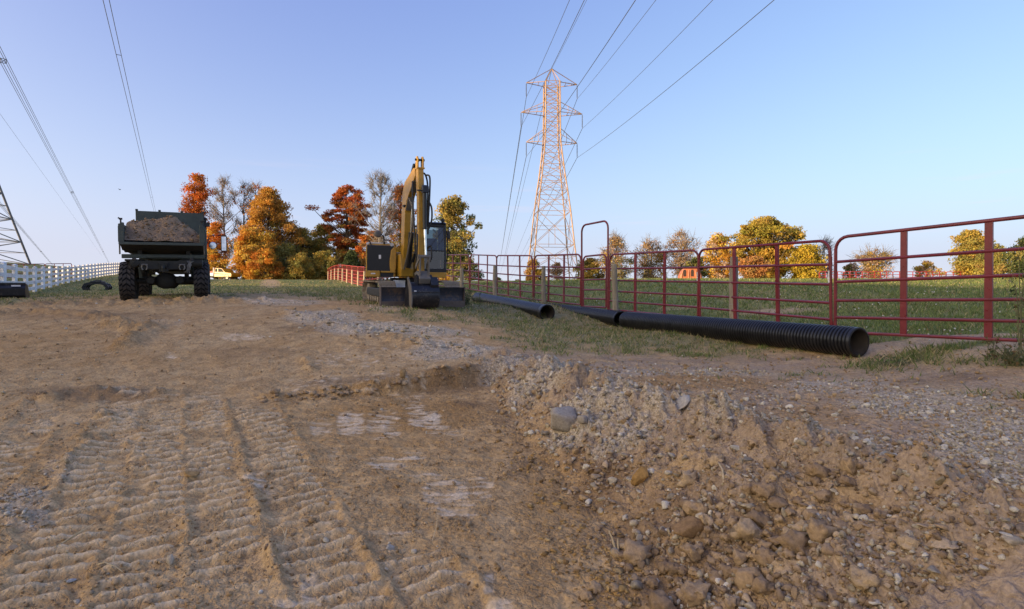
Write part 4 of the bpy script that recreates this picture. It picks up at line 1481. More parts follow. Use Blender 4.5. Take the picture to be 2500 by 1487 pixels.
# chassis
m = MB()
for s in (-1, 1):
    m.bx(s * .42 - .04, s * .42 + .04, -.75, 5.0, .95, 1.20)
m.bx(-.5, .5, 1.2, 1.3, .98, 1.15).bx(-.5, .5, 2.6, 2.7, .98, 1.15)
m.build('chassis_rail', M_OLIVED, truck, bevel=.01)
m = MB()
m.bx(-.60, .60, -.82, -.74, .92, 1.17)
m.bx(-.12, .12, -.86, -.82, .85, 1.15)
m.build('rear_crossmember', M_OLIVED, truck, bevel=.01)
for s in (-1, 1):
    sh = MB()
    sh.tube([(s * .47 + .07 * math.cos(a), -.88, .98 + .085 * math.sin(a)) for a in np.linspace(R(-60), R(240), 14)], .018, 8)
    sh.tube([(s * .47 - .08, -.88, 1.06), (s * .47 + .08, -.88, 1.06)], .016, 8)
    sh.build('tow_shackle', M_CHAIN, truck, smooth=True)
ph = MB()
ph.tube([(0, -.82, 1.0), (0, -.98, 1.0), (0, -1.05, .93), (0, -1.03, .85), (0, -.96, .83)], [.05, .05, .042, .036, .03], 8)
ph.box((0, -.88, 1.02), (.16, .10, .13))
ph.build('pintle_hook', M_OLIVED, truck, smooth=True)
ax = MB()
ax.tube([(-.9, 0, .60), (-.25, 0, .60)], .085, 12)
ax.tube([(.25, 0, .60), (.9, 0, .60)], .085, 12)
ax.lathe([(.09, -.3), (.20, -.2), (.25, -.06), (.25, .06), (.20, .2), (.09, .3)], (0, 0, .60), (1, 0, 0), 18)
ax.lathe([(.25, 0), (.22, -.16), (.12, -.24), (0, -.25)], (0, 0, .60), (0, 1, 0), 18)
ax.build('rear_axle', M_OLIVED, truck, smooth=True)
fa = MB()
fa.tube([(-.9, 3.85, .60), (.9, 3.85, .60)], .08, 10)
fa.lathe([(.09, -.25), (.2, -.15), (.22, .1), (.09, .22)], (-.1, 3.85, .60), (1, 0, 0), 14)
fa.build('front_axle', M_OLIVED, truck, smooth=True)
for s in (-1, 1):
    sp = MB()
    for k in range(5):
        sp.box((s * .55, 0, .78 + k * .028), (.09, 1.3 - .2 * abs(k - 4), .022))
    sp.bx(s * .55 - .06, s * .55 + .06, -.08, .08, .66, .98)
    sp.build('leaf_spring', M_OLIVED, truck)
    ch = MB()
    ch.lathe([(.10, -.12), (.12, -.08), (.12, .05), (.07, .12)], (s * .38, -.22, .62), (0, 1, .15), 14)
    ch.build('brake_chamber', M_OLIVED, truck, smooth=True)
    at = MB()
    at.lathe([(.02, -.3), (.12, -.27), (.12, .27), (.02, .3)], (s * .72, -.55, 1.12), (1, 0, 0) if s > 0 else (0, 1, 0), 14)
    at.build('air_tank', M_OLIVED, truck, smooth=True)
hose = MB()
for k in range(7):
    a = k * .9
    hose.tube([(.60 + .03 * k, -.80, 1.18), (.66 + .05 * math.sin(a), -.84, 1.05), (.62 + .06 * math.cos(a), -.85, .92 - .02 * k), (.56 + .05 * math.sin(a * 2), -.82, .84)], .012, 5)
hose.build('chain', M_CHAIN, truck, smooth=True)
# tipping body
fl = MB()
fl.prism([(yr, zfl), (yf, zfl - .12), (yf, zfl - .20), (yr + .4, zfl - .20), (yr, zfl - .06)], -bw, bw, 'yz')
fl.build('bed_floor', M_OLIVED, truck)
for s in (-1, 1):
    sd = MB()
    sd.prism([(yr, zfl - .08), (yf, zfl - .22), (yf, zsd), (yr, zsd)], s * bw, s * (bw - .05), 'yz')
    side = sd.build('bed_side', M_OLIVE, truck, bevel=.008)
    rl = MB()
    rl.bx(s * (bw - .07), s * (bw + .05), yr + .1, yf, zsd - .06, zsd + .035)
    rl.build('top_rail', M_OLIVE, side, bevel=.01)
    for y in (-.1, .75, 1.6):
        MB().bx(s * bw, s * (bw + .055), y - .05, y + .05, zfl - .18, zsd - .06).build('stake_rib', M_OLIVE, side, bevel=.008)
    pst = MB()
    pst.prism([(s * (bw - .10), zfl), (s * (bw + .04), zfl), (s * (bw + .04), zsd - .05), (s * (bw - .02), zsd + .06), (s * (bw - .10), zsd + .06)], yr - .03, yr + .10, 'xz')
    pst.build('rear_post', M_OLIVE, truck, bevel=.01)
    hk = MB()
    hk.tube([(s * (bw - .03), yr, zsd + .05), (s * (bw - .03), yr, zsd + .15), (s * (bw + .03), yr - .02, zsd + .19)], .022, 7)
    hk.box((s * (bw - .03), yr, zsd + .16), (.08, .05, .05))
    hk.build('tailgate_hook', M_IRON, truck)
    tb = MB()
    tb.bx(s * (bw - .01), s * (bw - .20), yr - .025, yr - .005, zfl - .04, zfl + .0)
    tb.build('corner_plate', M_IRON, truck)
    arm = MB()
    arm.tube([(s * (bw + .01), yr + .02, zfl - .05), (s * (bw + .02), yr + .12, zfl - .34)], .02, 6)
    arm.build('tailgate_chain', M_CHAIN, truck)
hb = MB()
hb.prism([(-.99, zfl - .2), (.99, zfl - .2), (.99, zhd), (-.99, zhd)], yf, yf + .05, 'xz')
head = hb.build('headboard', M_OLIVE, truck, bevel=.006)
for x in (-.99, -.33, .33, .97):
    MB().prism([(yf + .05, zfl - .1), (yf + .14, zfl - .1), (yf + .12, zhd + .06), (yf - .01, zhd + .06), (yf - .01, zhd + .004), (yf + .05, zhd + .004)], x - .035, x + .035, 'yz').build('stiffener', M_OLIVE, head, bevel=.006)
MB().prism([(yf + .05, zhd - .03), (yf + .55, zhd - .06), (yf + .55, zhd - .12), (yf + .05, zhd - .10)], -.9, .9, 'yz').build('cab_shield', M_OLIVE, head)
lip = MB()
lip.bx(-bw - .03, bw + .03, yr - .035, yr - .002, zfl - .075, zfl + .005)
lip.build('rear_lip', M_OLIVE, truck, bevel=.008)
ap = MB()
ap.prism([(yr, zfl - .08), (yr + .95, zfl - .24), (yr + .95, zfl - .20), (yr + .05, zfl - .06)], -bw, bw, 'yz')
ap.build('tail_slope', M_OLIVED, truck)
sl = MB()
sl.bx(-bw - .02, bw + .02, yr + .40, yr + .52, zfl - .44, zfl - .32)
sl.bx(-.45, .45, yr + .38, yr + .44, zfl - .42, zfl - .34)
sl.build('rear_sill', M_OLIVE, truck, bevel=.012)
for x in (-.62, .62):
    MB().bx(x - .05, x + .05, -.5, yf, zfl - .34, zfl - .20).build('bed_runner', M_OLIVED, truck)
for s in (-1, 1):
    MB().bx(s * .55, s * 1.0, yr + .5, yr + 1.2, zfl - .52, zfl - .46).build('mudguard', M_OLIVED, truck, bevel=.01)
    MB().lathe([(.05, 0), (.05, .03), (0, .035)], (s * .72, -.83, 1.22), (0, -1, 0), 12).build('tail_light', M_IRON, truck, smooth=True)
# side boxes and flap on the right
MB().bx(.92, 1.14, .72, .76, .42, 1.30).build('mud_flap', M_OLIVE, truck)
MB().bx(.62, 1.12, 1.1, 2.1, .62, 1.15).build('fuel_tank', M_OLIVE, truck, bevel=.05)
MB().bx(-1.1, -.6, 1.2, 2.0, .62, 1.1).build('tool_box', M_OLIVE, truck, bevel=.02)
# cab
cb = MB()
cb.prism([(2.72, 1.0), (4.25, 1.0), (4.25, 1.85), (3.95, 2.65), (2.85, 2.70), (2.72, 2.5)], -.98, .98, 'yz')
cabm = cb.build('cab', M_OLIVE, truck, bevel=.04)
MB().prism([(2.80, 1.85), (3.85, 1.85), (3.75, 2.5), (2.88, 2.5)], .982, .99, 'yz').build('side_window', M_GLASSD, cabm)
MB().prism([(2.80, 1.85), (3.85, 1.85), (3.75, 2.5), (2.88, 2.5)], -.982, -.99, 'yz').build('side_window', M_GLASSD, cabm)
MB().prism([(-.85, 1.95), (.85, 1.95), (.8, 2.5), (-.8, 2.5)], 4.14, 4.18, 'xz').build('windscreen', M_GLASSD, cabm)
hd = MB()
hd.prism([(4.25, 1.0), (5.25, .95), (5.25, 1.55), (4.25, 1.75)], -.62, .62, 'yz')
hd.build('bonnet', M_OLIVE, truck, bevel=.05)
for s in (-1, 1):
    MB().prism([(3.15, 1.0), (3.3, 1.28), (4.35, 1.28), (4.6, 1.0), (4.6, .92), (4.3, 1.2), (3.35, 1.2), (3.2, .92)], s * .66, s * 1.14, 'yz').build('front_fender', M_OLIVE, truck)
MB().bx(-1.1, 1.1, 5.28, 5.40, .62, .88).build('bumper', M_OLIVE, truck, bevel=.02)
MB().tube([(1.02, 2.62, 1.2), (1.02, 2.62, 2.78), (1.03, 2.56, 2.9)], .065, 12).build('exhaust_stack', M_IRON, truck, smooth=True)
MB().box((1.10, 2.60, 2.66), (.18, .12, .14)).build('stack_guard', M_IRON, truck)
# mirror on the right
mr = MB()
x0, y0 = 1.02, 4.0
mr.tube([(x0, y0, 1.72), (x0 + .22, y0 + .05, 1.74), (x0 + .70, y0 + .05, 1.76)], .014, 6)
mr.tube([(x0, y0, 1.95), (x0 + .14, y0 + .05, 2.40), (x0 + .70, y0 + .05, 2.44)], .014, 6)
mr.tube([(x0 + .70, y0 + .05, 1.74), (x0 + .70, y0 + .05, 2.46)], .014, 6)
bracket = mr.build('mirror_bracket', M_IRON, truck, smooth=True)
MB().box((x0 + .62, y0 + .03, 2.10), (.20, .05, .60)).build('mirror_housing', M_IRON, bracket, bevel=.02)
MB().box((x0 + .62, y0 + .0, 2.10), (.155, .01, .54)).build('mirror_glass', M_MIRROR, bracket)
MB().lathe([(0, .012), (.12, .008), (.14, -.01), (.13, -.04)], (x0 + .24, y0 + .03, 2.02), (0, -1, 0), 16).build('round_mirror', M_MIRROR, bracket, smooth=True)

# the load
nx_, ny_ = 64, 84
xs = np.linspace(-bw + .055, bw - .055, nx_)
ys = np.linspace(yr + .02, yf - .005, ny_)
X, Y = np.meshgrid(xs, ys)
Z = zfl + .05 + .40 * sstep(yr - .1, yr + 1.3, Y) + .52 * np.exp(-((X - .02) / .62) ** 2 - ((Y - 1.2) / 1.15) ** 2)
Z += .22 * sstep(-.1, -.8, X) * sstep(yr, yr + 1.0, Y) - .12 * sstep(.4, 1.0, X)
Z += .10 * fbm(X * 2.5, Y * 2.5, 401, 4) + .06 * np.abs(fbm(X * 7, Y * 7, 411, 3))
lim = np.minimum(1, np.minimum((X + bw) / .3, (bw - X) / .25))
Z = np.minimum(Z, zsd + .0 + .9 * np.clip(lim, 0, 1) + .02)
Z = zfl + .04 + (Z - zfl - .04) * (0.2 + .8 * sstep(yr, yr + .25, Y))
gi = np.arange(nx_ * ny_).reshape(ny_, nx_)
q = np.stack([gi[:-1, :-1], gi[:-1, 1:], gi[1:, 1:], gi[1:, :-1]], -1).reshape(-1, 4)
lme = np_mesh('soil_load', np.stack([X.ravel(), Y.ravel(), Z.ravel()], -1), q, M_SOIL, smooth=True)
load = bpy.data.objects.new('soil_load', lme)
col.objects.link(load)
load.location, load.rotation_euler = truck.location, truck.rotation_euler
tag(load, 'heap of loose brown soil filling the tipper bed', 'soil heap')
lim_ = 650
rl_ = np.random.default_rng(77)
ii = rl_.integers(0, X.size, lim_)
LX, LY, LZ = X.ravel()[ii], Y.ravel()[ii], Z.ravel()[ii]
TRUCK_M = Matrix.LocRotScale(truck.location, truck.rotation_euler, None)
LOADXYZ = (X, Y, Z)
# ------------------------------------------------------------------ excavator facing the viewer
M_YEL = mat_plain('machine_yellow', (.47, .25, .022, 1), .38, scale=3, wear=(.20, .13, .07, 1), wear_amt=.10, dust=(.36, .25, .13, 1), dust_amt=.07)
M_BLK = mat_plain('machine_black', (.008, .008, .010, 1), .38, scale=4, dust=(.07, .055, .04, 1), dust_amt=.10)
M_BUCK = mat_plain('bucket_black', (.014, .015, .020, 1), .33, scale=5, wear=(.10, .08, .065, 1), wear_amt=.25)
M_BLADE = mat_plain('blade_paint', (.040, .042, .055, 1), .5, scale=2.2, wear=(.13, .09, .062, 1), wear_amt=.42)
M_BARE = mat_plain('bare_edge_steel', (.16, .125, .105, 1), .6, metal=.35, scale=5, wear=(.12, .09, .07, 1), wear_amt=.5)
M_TRACK = mat_plain('track_steel', (.40, .33, .24, 1), .65, metal=.15, scale=7, wear=(.20, .14, .09, 1), wear_amt=.35)
M_CHROME = mat_plain('chrome_rod', (.82, .82, .82, 1), .12, metal=1.0)
M_HOSE = mat_plain('hose_rubber', (.018, .018, .019, 1), .55, scale=12)
M_GREYS = mat_plain('coupler_grey', (.15, .14, .125, 1), .6, scale=5, wear=(.20, .14, .09, 1), wear_amt=.4)
M_PLATE = mat_plain('white_panel', (.72, .72, .72, 1), .5)

def glass_mat():
    t = NT('cab_glass')
    tr = t.node('ShaderNodeBsdfTransparent')
    tr.inputs[0].default_value = (.30, .38, .38, 1)
    gl = t.node('ShaderNodeBsdfGlossy')
    gl.inputs['Roughness'].default_value = .02
    fr_ = t.node('ShaderNodeFresnel')
    fr_.inputs[0].default_value = 1.5
    mx = t.node('ShaderNodeMixShader')
    t.link(t.math('ADD', fr_.outputs[0], .06), mx.inputs[0])
    t.link(tr.outputs[0], mx.inputs[1])
    t.link(gl.outputs[0], mx.inputs[2])
    t.link(mx.outputs[0], t.out.inputs['Surface'])
    return t.m
M_GLASS = glass_mat()

ex, ey = -3.06, 16.4
ET = R(204)
exc = thing('excavator', 'yellow and black tracked excavator with its arm folded upright', 'excavator', (ex, ey, gzb(ex, ey) - .02), ET)
exc.rotation_euler = (R(-1.6), 0, ET)

# tracks
shoe = MB()
shoe.bx(-.225, .225, -.068, .068, -.012, .012)
for yy in (-.045, .0, .05):
    shoe.bx(-.225, .225, yy - .008, yy + .008, .012, .034)
_so = shoe.build('track_shoe', M_TRACK, None)
SHOE = _so.data
bpy.data.objects.remove(_so)
for s in (-1, 1):
    fm = MB()
    fm.prism([(-1.0, .24), (1.0, .24), (1.08, .34), (1.0, .47), (-1.0, .47), (-1.08, .34)], s * .9 - .15, s * .9 + .15, 'yz')
    tr = fm.build('track', M_BLK, exc, bevel=.02)
    for yc, rr, nm in ((1.12, .25, 'idler'), (-1.12, .26, 'sprocket')):
        MB().lathe([(rr, -.09), (rr, .09), (rr * .8, .12), (.07, .12), (.07, .16), (0, .16)] if s > 0 else [(0, -.16), (.07, -.16), (.07, -.12), (rr * .8, -.12), (rr, -.09), (rr, .09)], (s * .9, yc, .33), (1, 0, 0), 24).build(nm, M_TRACK, tr, smooth=True)
    for k in range(5):
        MB().lathe([(.085, -.15), (.085, -.06), (.06, -.05), (.06, .05), (.085, .06), (.085, .15)], (s * .9, -.72 + .36 * k, .155), (1, 0, 0), 14).build('roller', M_TRACK, tr, smooth=True)
    # shoes round the loop
    rr, yc, zc = .31, 1.12, .335
    Ls = 2 * yc
    per = 2 * Ls + 2 * math.pi * rr
    N = int(per / .148)
    for k in range(N):
        d = per * k / N
        if d < Ls:
            p, a = (-yc + d, zc + rr), 0
        elif d < Ls + math.pi * rr:
            q = (d - Ls) / rr
            p, a = (yc + rr * math.sin(q), zc + rr * math.cos(q)), -q
        elif d < 2 * Ls + math.pi * rr:
            p, a = (yc - (d - Ls - math.pi * rr), zc - rr), math.pi
        else:
            q = (d - 2 * Ls - math.pi * rr) / rr
            p, a = (-yc - rr * math.sin(q), zc - rr * math.cos(q)), math.pi - q
        shared('track_shoe', SHOE, tr, (s * .9, p[0], p[1]), (a, 0, 0))
cf = MB()
cf.prism([(-.6, .35), (.6, .35), (.45, .62), (-.45, .62)], -.72, .72, 'yz')
cf.build('car_body', M_BLK, exc, bevel=.02)
MB().lathe([(.55, .60), (.55, .76), (.50, .76)], (0, 0, 0), (0, 0, 1), 28).build('swing_ring', M_BLK, exc, smooth=True)
MB().bx(.30, .62, .72, .80, .40, .70).build('cover_plate', M_PLATE, exc)
MB().bx(-.06, .02, .74, .80, .42, .60).build('grease_cover', M_PLATE, exc)
# dozer blade
bl = MB()
arc = [(1.62 + .10 * (2 * t_ - 1) ** 2, .0 + .52 * t_) for t_ in np.linspace(0, 1, 8)]
bl.prism([(y + .0, z) for y, z in arc] + [(y - .045, z) for y, z in arc[::-1]], -1.14, 1.14, 'yz')
blade = bl.build('dozer_blade', M_BLADE, exc)
MB().prism([(1.735, -.02), (1.742, .15), (1.722, .15), (1.705, -.02)], -1.145, 1.145, 'yz').build('cutting_edge', M_BARE, blade)
for s in (-1, 1):
    MB().prism([(1.60, .10), (1.60, .34), (.55, .52), (.55, .36)], s * .45 - .06, s * .45 + .06, 'yz').build('blade_arm', M_BLADE, blade)
    MB().prism([(1.74, 0), (1.74, .54), (1.55, .50), (1.55, .04)], s * 1.135, s * 1.155, 'yz').build('end_plate', M_BARE, blade)

# house (x grows to the image's left)
pl = MB()
pl.prism([(1.10, .95), (1.12, .55), (1.02, -.7), (.55, -1.15), (-.55, -1.15), (-1.02, -.7), (-1.12, .55), (-1.10, 1.0), (-.35, 1.02), (-.3, .72), (.25, .72), (.3, .95)], .78, .90, 'xy')
pl.build('platform', M_YEL, exc, bevel=.015)
cw = MB()
cw.prism([(1.08, -.35), (1.02, -.72), (.6, -1.16), (-.6, -1.16), (-1.02, -.72), (-1.08, -.35), (-.9, -.3), (.9, -.3)], .90, 1.52, 'xy')
cw.build('counterweight', M_YEL, exc, bevel=.05)
# right hand module with the dark panel
md = MB()
md.prism([(.88, .90), (.90, 1.62), (.80, 1.70), (-.6, 1.74), (-.9, 1.6), (-.9, .90)], .33, 1.09, 'yz')
mod = md.build('engine_housing', M_YEL, exc, bevel=.03)
MB().bx(.355, 1.065, .885, .925, .93, 1.655).build('front_panel', M_BLK, mod, bevel=.02)
MB().bx(.69, .75, .922, .93, 1.28, 1.39).build('panel_label', M_PLATE, mod)
MB().bx(.80, .83, .922, .93, 1.30, 1.38).build('latch', M_BLK, mod)
MB().bx(.38, 1.08, -.5, .80, 1.70, 1.735).build('hood_top', M_PLATE, mod, bevel=.01)
MB().prism([(.34, .92), (.44, .92), (.46, 1.2), (.42, 1.52), (.34, 1.62), (.28, 1.60), (.28, 1.0)], .86, .96, 'xz').build('frame_bracket', M_YEL, mod, bevel=.02)
MB().bx(.72, 1.10, .84, 1.06, .785, .955).build('tool_box', M_YEL, exc, bevel=.015)
MB().bx(.84, .96, 1.055, 1.064, .86, .89).build('box_handle', M_PLATE, exc)
MB().bx(.30, .70, .90, 1.02, .90, .95).build('step_plate', M_YEL, exc, bevel=.01)
MB().bx(.36, .70, .80, .96, .785, .90).build('recess_shade', M_BLK, exc)  # solid black block; the shade of a recess put into its colour
MB().prism([(.18, .79), (.48, .79), (.48, .93), (.18, .93)], .95, 1.06, 'xz').build('tie_bracket', M_YEL, exc, bevel=.02)
MB().tube([(.95, .85, 1.66), (1.0, .85, 1.78), (1.0, .2, 1.80), (.98, -.2, 1.74)], .016, 6).build('hand_rail', M_BLK, exc, smooth=True)
MB().tube([(.62, .84, 1.70), (.60, .84, 1.80), (.45, .84, 1.80), (.43, .84, 1.72)], .014, 6).build('hand_rail', M_BLK, exc, smooth=True)
mm = MB()
mm.tube([(.60, .82, 1.70), (.62, .84, 1.90), (.70, .86, 1.98)], .018, 7)
arm_ = mm.build('mirror_arm', M_BLK, exc, smooth=True)
MB().lathe([(0, .03), (.07, .02), (.10, -.01), (.08, -.04), (0, -.05)], (.77, .88, 1.97), (-.2, 1, 0), 16).build('mirror_head', M_GREYS, arm_, smooth=True)
MB().lathe([(.05, 0), (.05, .05), (0, .05)], (.40, .90, 1.68), (0, 1, 0), 12).build('work_light', M_PLATE, exc, smooth=True)
MB().lathe([(.035, 0), (.035, .04), (0, .04)], (1.05, .88, 1.70), (0, 1, 0), 10).build('work_light', M_PLATE, exc, smooth=True)
# cab on the image's right
cx0, cx1, cy0, cy1, cz0, cz1 = -1.11, -.38, -.35, 1.02, .93, 2.34
frm = MB()
pw = .07
for x in (cx0 + pw / 2, cx1 - pw / 2):
    frm.bar((x, cy1 - .06, cz0), (x, cy1 - .20, cz1 - .05), pw)
    frm.bar((x, cy0 + .04, cz0), (x, cy0 + .04, cz1 - .05), pw)
    frm.bar((x, .32, cz0), (x, .32, cz1 - .05), pw * .8)
    frm.bx(x - pw / 2, x + pw / 2, cy0, cy1 - .03, cz0 - .02, cz0 + .12)
    frm.bx(x - pw / 2, x + pw / 2, cy0, cy1 - .16, cz1 - .12, cz1 - .03)
frm.bx(cx0, cx1, cy1 - .09, cy1 - .02, cz0 - .02, cz0 + .10)
frm.bx(cx0, cx1, cy1 - .25, cy1 - .17, cz1 - .13, cz1 - .03)
frm.bx(cx0, cx1, cy0, cy0 + .06, cz0, cz0 + .6)
cab = frm.build('cab', M_BLK, exc, bevel=.015)
MB().prism([(cy0, cz1 - .04), (cy1 - .15, cz1 - .05), (cy1 - .10, cz1 - .02), (cy1 - .25, cz1 + .02), (cy0, cz1 + .03)], cx0 - .01, cx1 + .01, 'yz').build('roof', M_BLK, cab, bevel=.02)
MB().add([(cx0 + .06, cy1 - .075, cz0 + .62), (cx1 - .06, cy1 - .075, cz0 + .62), (cx1 - .06, cy1 - .20, cz1 - .10), (cx0 + .06, cy1 - .20, cz1 - .10)], [(0, 1, 2, 3)]).build('windscreen', M_GLASS, cab)
MB().add([(cx0 + .06, cy1 - .055, cz0 + .10), (cx1 - .06, cy1 - .055, cz0 + .10), (cx1 - .06, cy1 - .072, cz0 + .59), (cx0 + .06, cy1 - .072, cz0 + .59)], [(0, 1, 2, 3)]).build('lower_pane', M_GLASS, cab)
for x in (cx0 + .03, cx1 - .03):
    MB().add([(x, .34, cz0 + .12), (x, cy1 - .09, cz0 + .12), (x, cy1 - .20, cz1 - .12), (x, .34, cz1 - .12)], [(0, 1, 2, 3)]).build('side_pane', M_GLASS, cab)
    MB().add([(x, cy0 + .06, cz0 + .55), (x, .30, cz0 + .55), (x, .30, cz1 - .12), (x, cy0 + .06, cz1 - .12)], [(0, 1, 2, 3)]).build('side_pane', M_GLASS, cab)
MB().add([(cx0 + .06, cy0 + .03, cz0 + .6), (cx1 - .06, cy0 + .03, cz0 + .6), (cx1 - .06, cy0 + .03, cz1 - .12), (cx0 + .06, cy0 + .03, cz1 - .12)], [(0, 1, 2, 3)]).build('rear_pane', M_GLASS, cab)
MB().bx(cx0 + .05, cx1 - .05, cy1 - .085, cy1 - .060, cz0 + .59, cz0 + .625).build('window_bar', M_BLK, cab)
st = MB()
st.prism([(-.1, .95), (.42, .95), (.42, 1.28), (.0, 1.30), (-.08, 1.95), (-.2, 1.95)], -.98, -.52, 'yz')
st.build('seat', M_BLK, cab, bevel=.04)
MB().bx(-1.02, -.9, .2, .55, 1.28, 1.45).build('console', M_BLK, cab, bevel=.02)
MB().bx(-1.10, -.36, .86, 1.04, .775, .93).build('cab_base', M_YEL, exc, bevel=.015)
MB().lathe([(.055, -.03), (.055, .03), (0, .035)], (-1.02, .80, cz1 + .07), (0, 1, 0), 12).build('roof_light', M_BLK, cab, smooth=True)
MB().box((-1.17, .92, 1.98), (.09, .05, .20)).build('cab_mirror', M_BLK, cab, bevel=.015)
MB().tube([(-1.08, .86, 2.1), (-1.15, .90, 2.06)], .012, 6).build('mirror_stalk', M_BLK, cab)
MB().tube([(-1.13, .78, 1.25), (-1.16, .80, 1.3), (-1.16, .86, 1.9), (-1.12, .84, 1.96)], .014, 6).build('grab_rail', M_BLK, cab, smooth=True)

# front linkage: leans a little towards the cab as it comes forward
def fx(y, z, d):
    y = y if y < 1.4 else 1.4 + (y - 1.4) * .72
    return (.35 - .12 * (y - .9) + d, y, z)
sw = MB()
sw.prism([(.70, .80), (1.12, .80), (1.16, 1.0), (1.02, 1.42), (.82, 1.42), (.70, 1.1)], -.17, .17, fn=fx)
sw.build('swing_bracket', M_YEL, exc, bevel=.02)
bm_ = MB()
bm_.prism([(.84, 1.12), (1.02, 1.10), (1.12, 1.6), (1.20, 2.55), (1.32, 2.85), (1.95, 3.30), (2.14, 3.44), (2.10, 3.60), (1.95, 3.66), (1.15, 3.38), (.98, 3.12), (.92, 2.6), (.88, 1.8)], -.095, .095, fn=fx)
boom = bm_.build('boom', M_YEL, exc, bevel=.015)
MB().prism([(1.245, 2.62), (1.43, 2.985), (1.99, 3.325), (1.99, 3.31), (1.44, 2.96), (1.26, 2.60)], -.088, .088, fn=fx).build('wear_plate', M_GREYS, boom)
MB().tube([fx(1.30, 2.72, .13), fx(1.36, 2.70, .20), fx(1.42, 2.68, .18)], .028, 8).build('boom_lamp', M_BLK, boom, smooth=True)
# boom cylinder
MB().tube([fx(1.16, 1.05, -.02), fx(1.38, 2.0, -.02)], .07, 14).build('boom_cylinder', M_BLK, exc, smooth=True)
MB().tube([fx(1.38, 2.0, -.02), fx(1.52, 2.80, -.02)], .032, 12).build('boom_rod', M_CHROME, exc, smooth=True)
# stick cylinder on top of the boom
MB().tube([fx(1.0, 2.95, 0), fx(1.75, 3.78, 0)], .055, 12).build('stick_cylinder', M_BLK, exc, smooth=True)
MB().tube([fx(1.75, 3.78, 0), fx(2.18, 3.84, 0)], .028, 10).build('stick_rod', M_CHROME, exc, smooth=True)
# stick
sk = MB()
sk.prism([(2.14, 3.62), (2.34, 3.62), (2.40, 3.30), (2.45, 2.6), (2.48, 1.6), (2.50, .86), (2.40, .78), (2.32, .86), (2.29, 1.6), (2.22, 2.9), (2.14, 3.40)], -.08, .08, fn=fx)
stick = sk.build('stick', M_YEL, exc, bevel=.02)
for s in (-1, 1):
    MB().prism([(2.14, 3.60), (2.34, 3.60), (2.34, 3.86), (2.27, 3.93), (2.19, 3.93), (2.14, 3.86)], s * .088, s * .05, fn=fx).build('stick_ear', M_YEL, stick, bevel=.008)
MB().prism([(2.10, 3.60), (2.38, 3.60), (2.38, 3.635), (2.10, 3.635)], -.10, .10, fn=fx).build('stick_collar', M_YEL, stick)
MB().tube([fx(2.24, 3.84, -.125), fx(2.24, 3.84, .125)], .03, 10).build('pin', M_BLK, stick, smooth=True)
# bucket cylinder on the front of the stick
MB().tube([fx(2.60, 3.02, -.035), fx(2.66, 2.02, -.035)], .055, 14).build('bucket_cylinder', M_BLK, exc, smooth=True)
MB().tube([fx(2.66, 2.02, -.035), fx(2.745, 1.36, -.035)], .034, 12).build('bucket_rod', M_CHROME, exc, smooth=True)
cl = MB()
cl.prism([(2.55, 2.96), (2.74, 2.96), (2.72, 3.12), (2.60, 3.16)], -.11, .04, fn=fx)
cl.prism([(2.55, 3.00), (2.60, 3.00), (2.60, 3.03), (2.55, 3.03)], -.16, .16, fn=fx)
cl.build('cylinder_clevis', M_BLK, exc)
lk = MB()
for s in (-1, 1):
    lk.prism([(2.42, 1.06), (2.48, 1.00), (2.80, 1.24), (2.80, 1.36), (2.70, 1.38)], s * .13, s * .155, fn=fx)
    lk.prism([(2.70, 1.36), (2.80, 1.36), (2.80, .70), (2.70, .66)], s * .10, s * .13, fn=fx)
lk.tube([fx(2.75, 1.32, -.17), fx(2.75, 1.32, .17)], .045, 10)
lk.build('bucket_link', M_GREYS, exc)
cpl = MB()
cpl.prism([(2.34, .90), (2.44, .68), (2.78, .62), (2.86, .76), (2.70, .90), (2.52, .96)], -.15, .15, fn=fx)
cpl.build('coupler', M_GREYS, exc, bevel=.02)
# bucket, curled under: the viewer sees its back
bp = [(2.20, .10), (2.30, .015), (2.52, -.035), (2.74, .00), (2.90, .11), (2.965, .26), (2.95, .42), (2.88, .54), (2.76, .62), (2.44, .66)]
inner = [(y - (y - 2.5) * .05, z + (.34 - z) * .05) for y, z in bp]
bk_ = MB()
bk_.prism(bp + inner[::-1], -.335, .335, fn=fx)
bucket = bk_.build('bucket', M_BUCK, exc, smooth=True, sharp=40)
for s in (-1, 1):
    MB().prism(bp + [(2.30, .50), (2.16, .30)], s * .335, s * .36, fn=fx).build('side_plate', M_BUCK, bucket)
    MB().prism([(2.52, .60), (2.80, .56), (2.82, .78), (2.70, .86), (2.56, .82)], s * .165, s * .205, fn=fx).build('bucket_ear', M_BUCK, bucket)
MB().prism([(2.95, -.03), (2.99, .20), (2.90, .55), (2.60, .80), (2.50, .78), (2.70, .45), (2.75, .1)], .36, .385, fn=fx).build('side_cutter', M_GREYS, bucket)
MB().prism([(2.955, .30), (2.963, .28), (2.945, .46), (2.937, .46)], .25, .31, fn=fx).build('bucket_label', M_PLATE, bucket)
MB().prism([(2.89, .55), (2.895, .55), (2.83, .60), (2.825, .60)], -.32, -.16, fn=fx).build('bucket_label', M_PLATE, bucket)
MB().prism([(2.78, .62), (2.90, .54), (2.92, .60), (2.80, .80)], -.335, -.14, fn=fx).build('back_plate', M_BUCK, bucket)
MB().prism([(2.96, .40), (2.98, .40), (2.98, .425), (2.96, .425)], -.335, .335, fn=fx).build('wear_strip', M_BUCK, bucket)
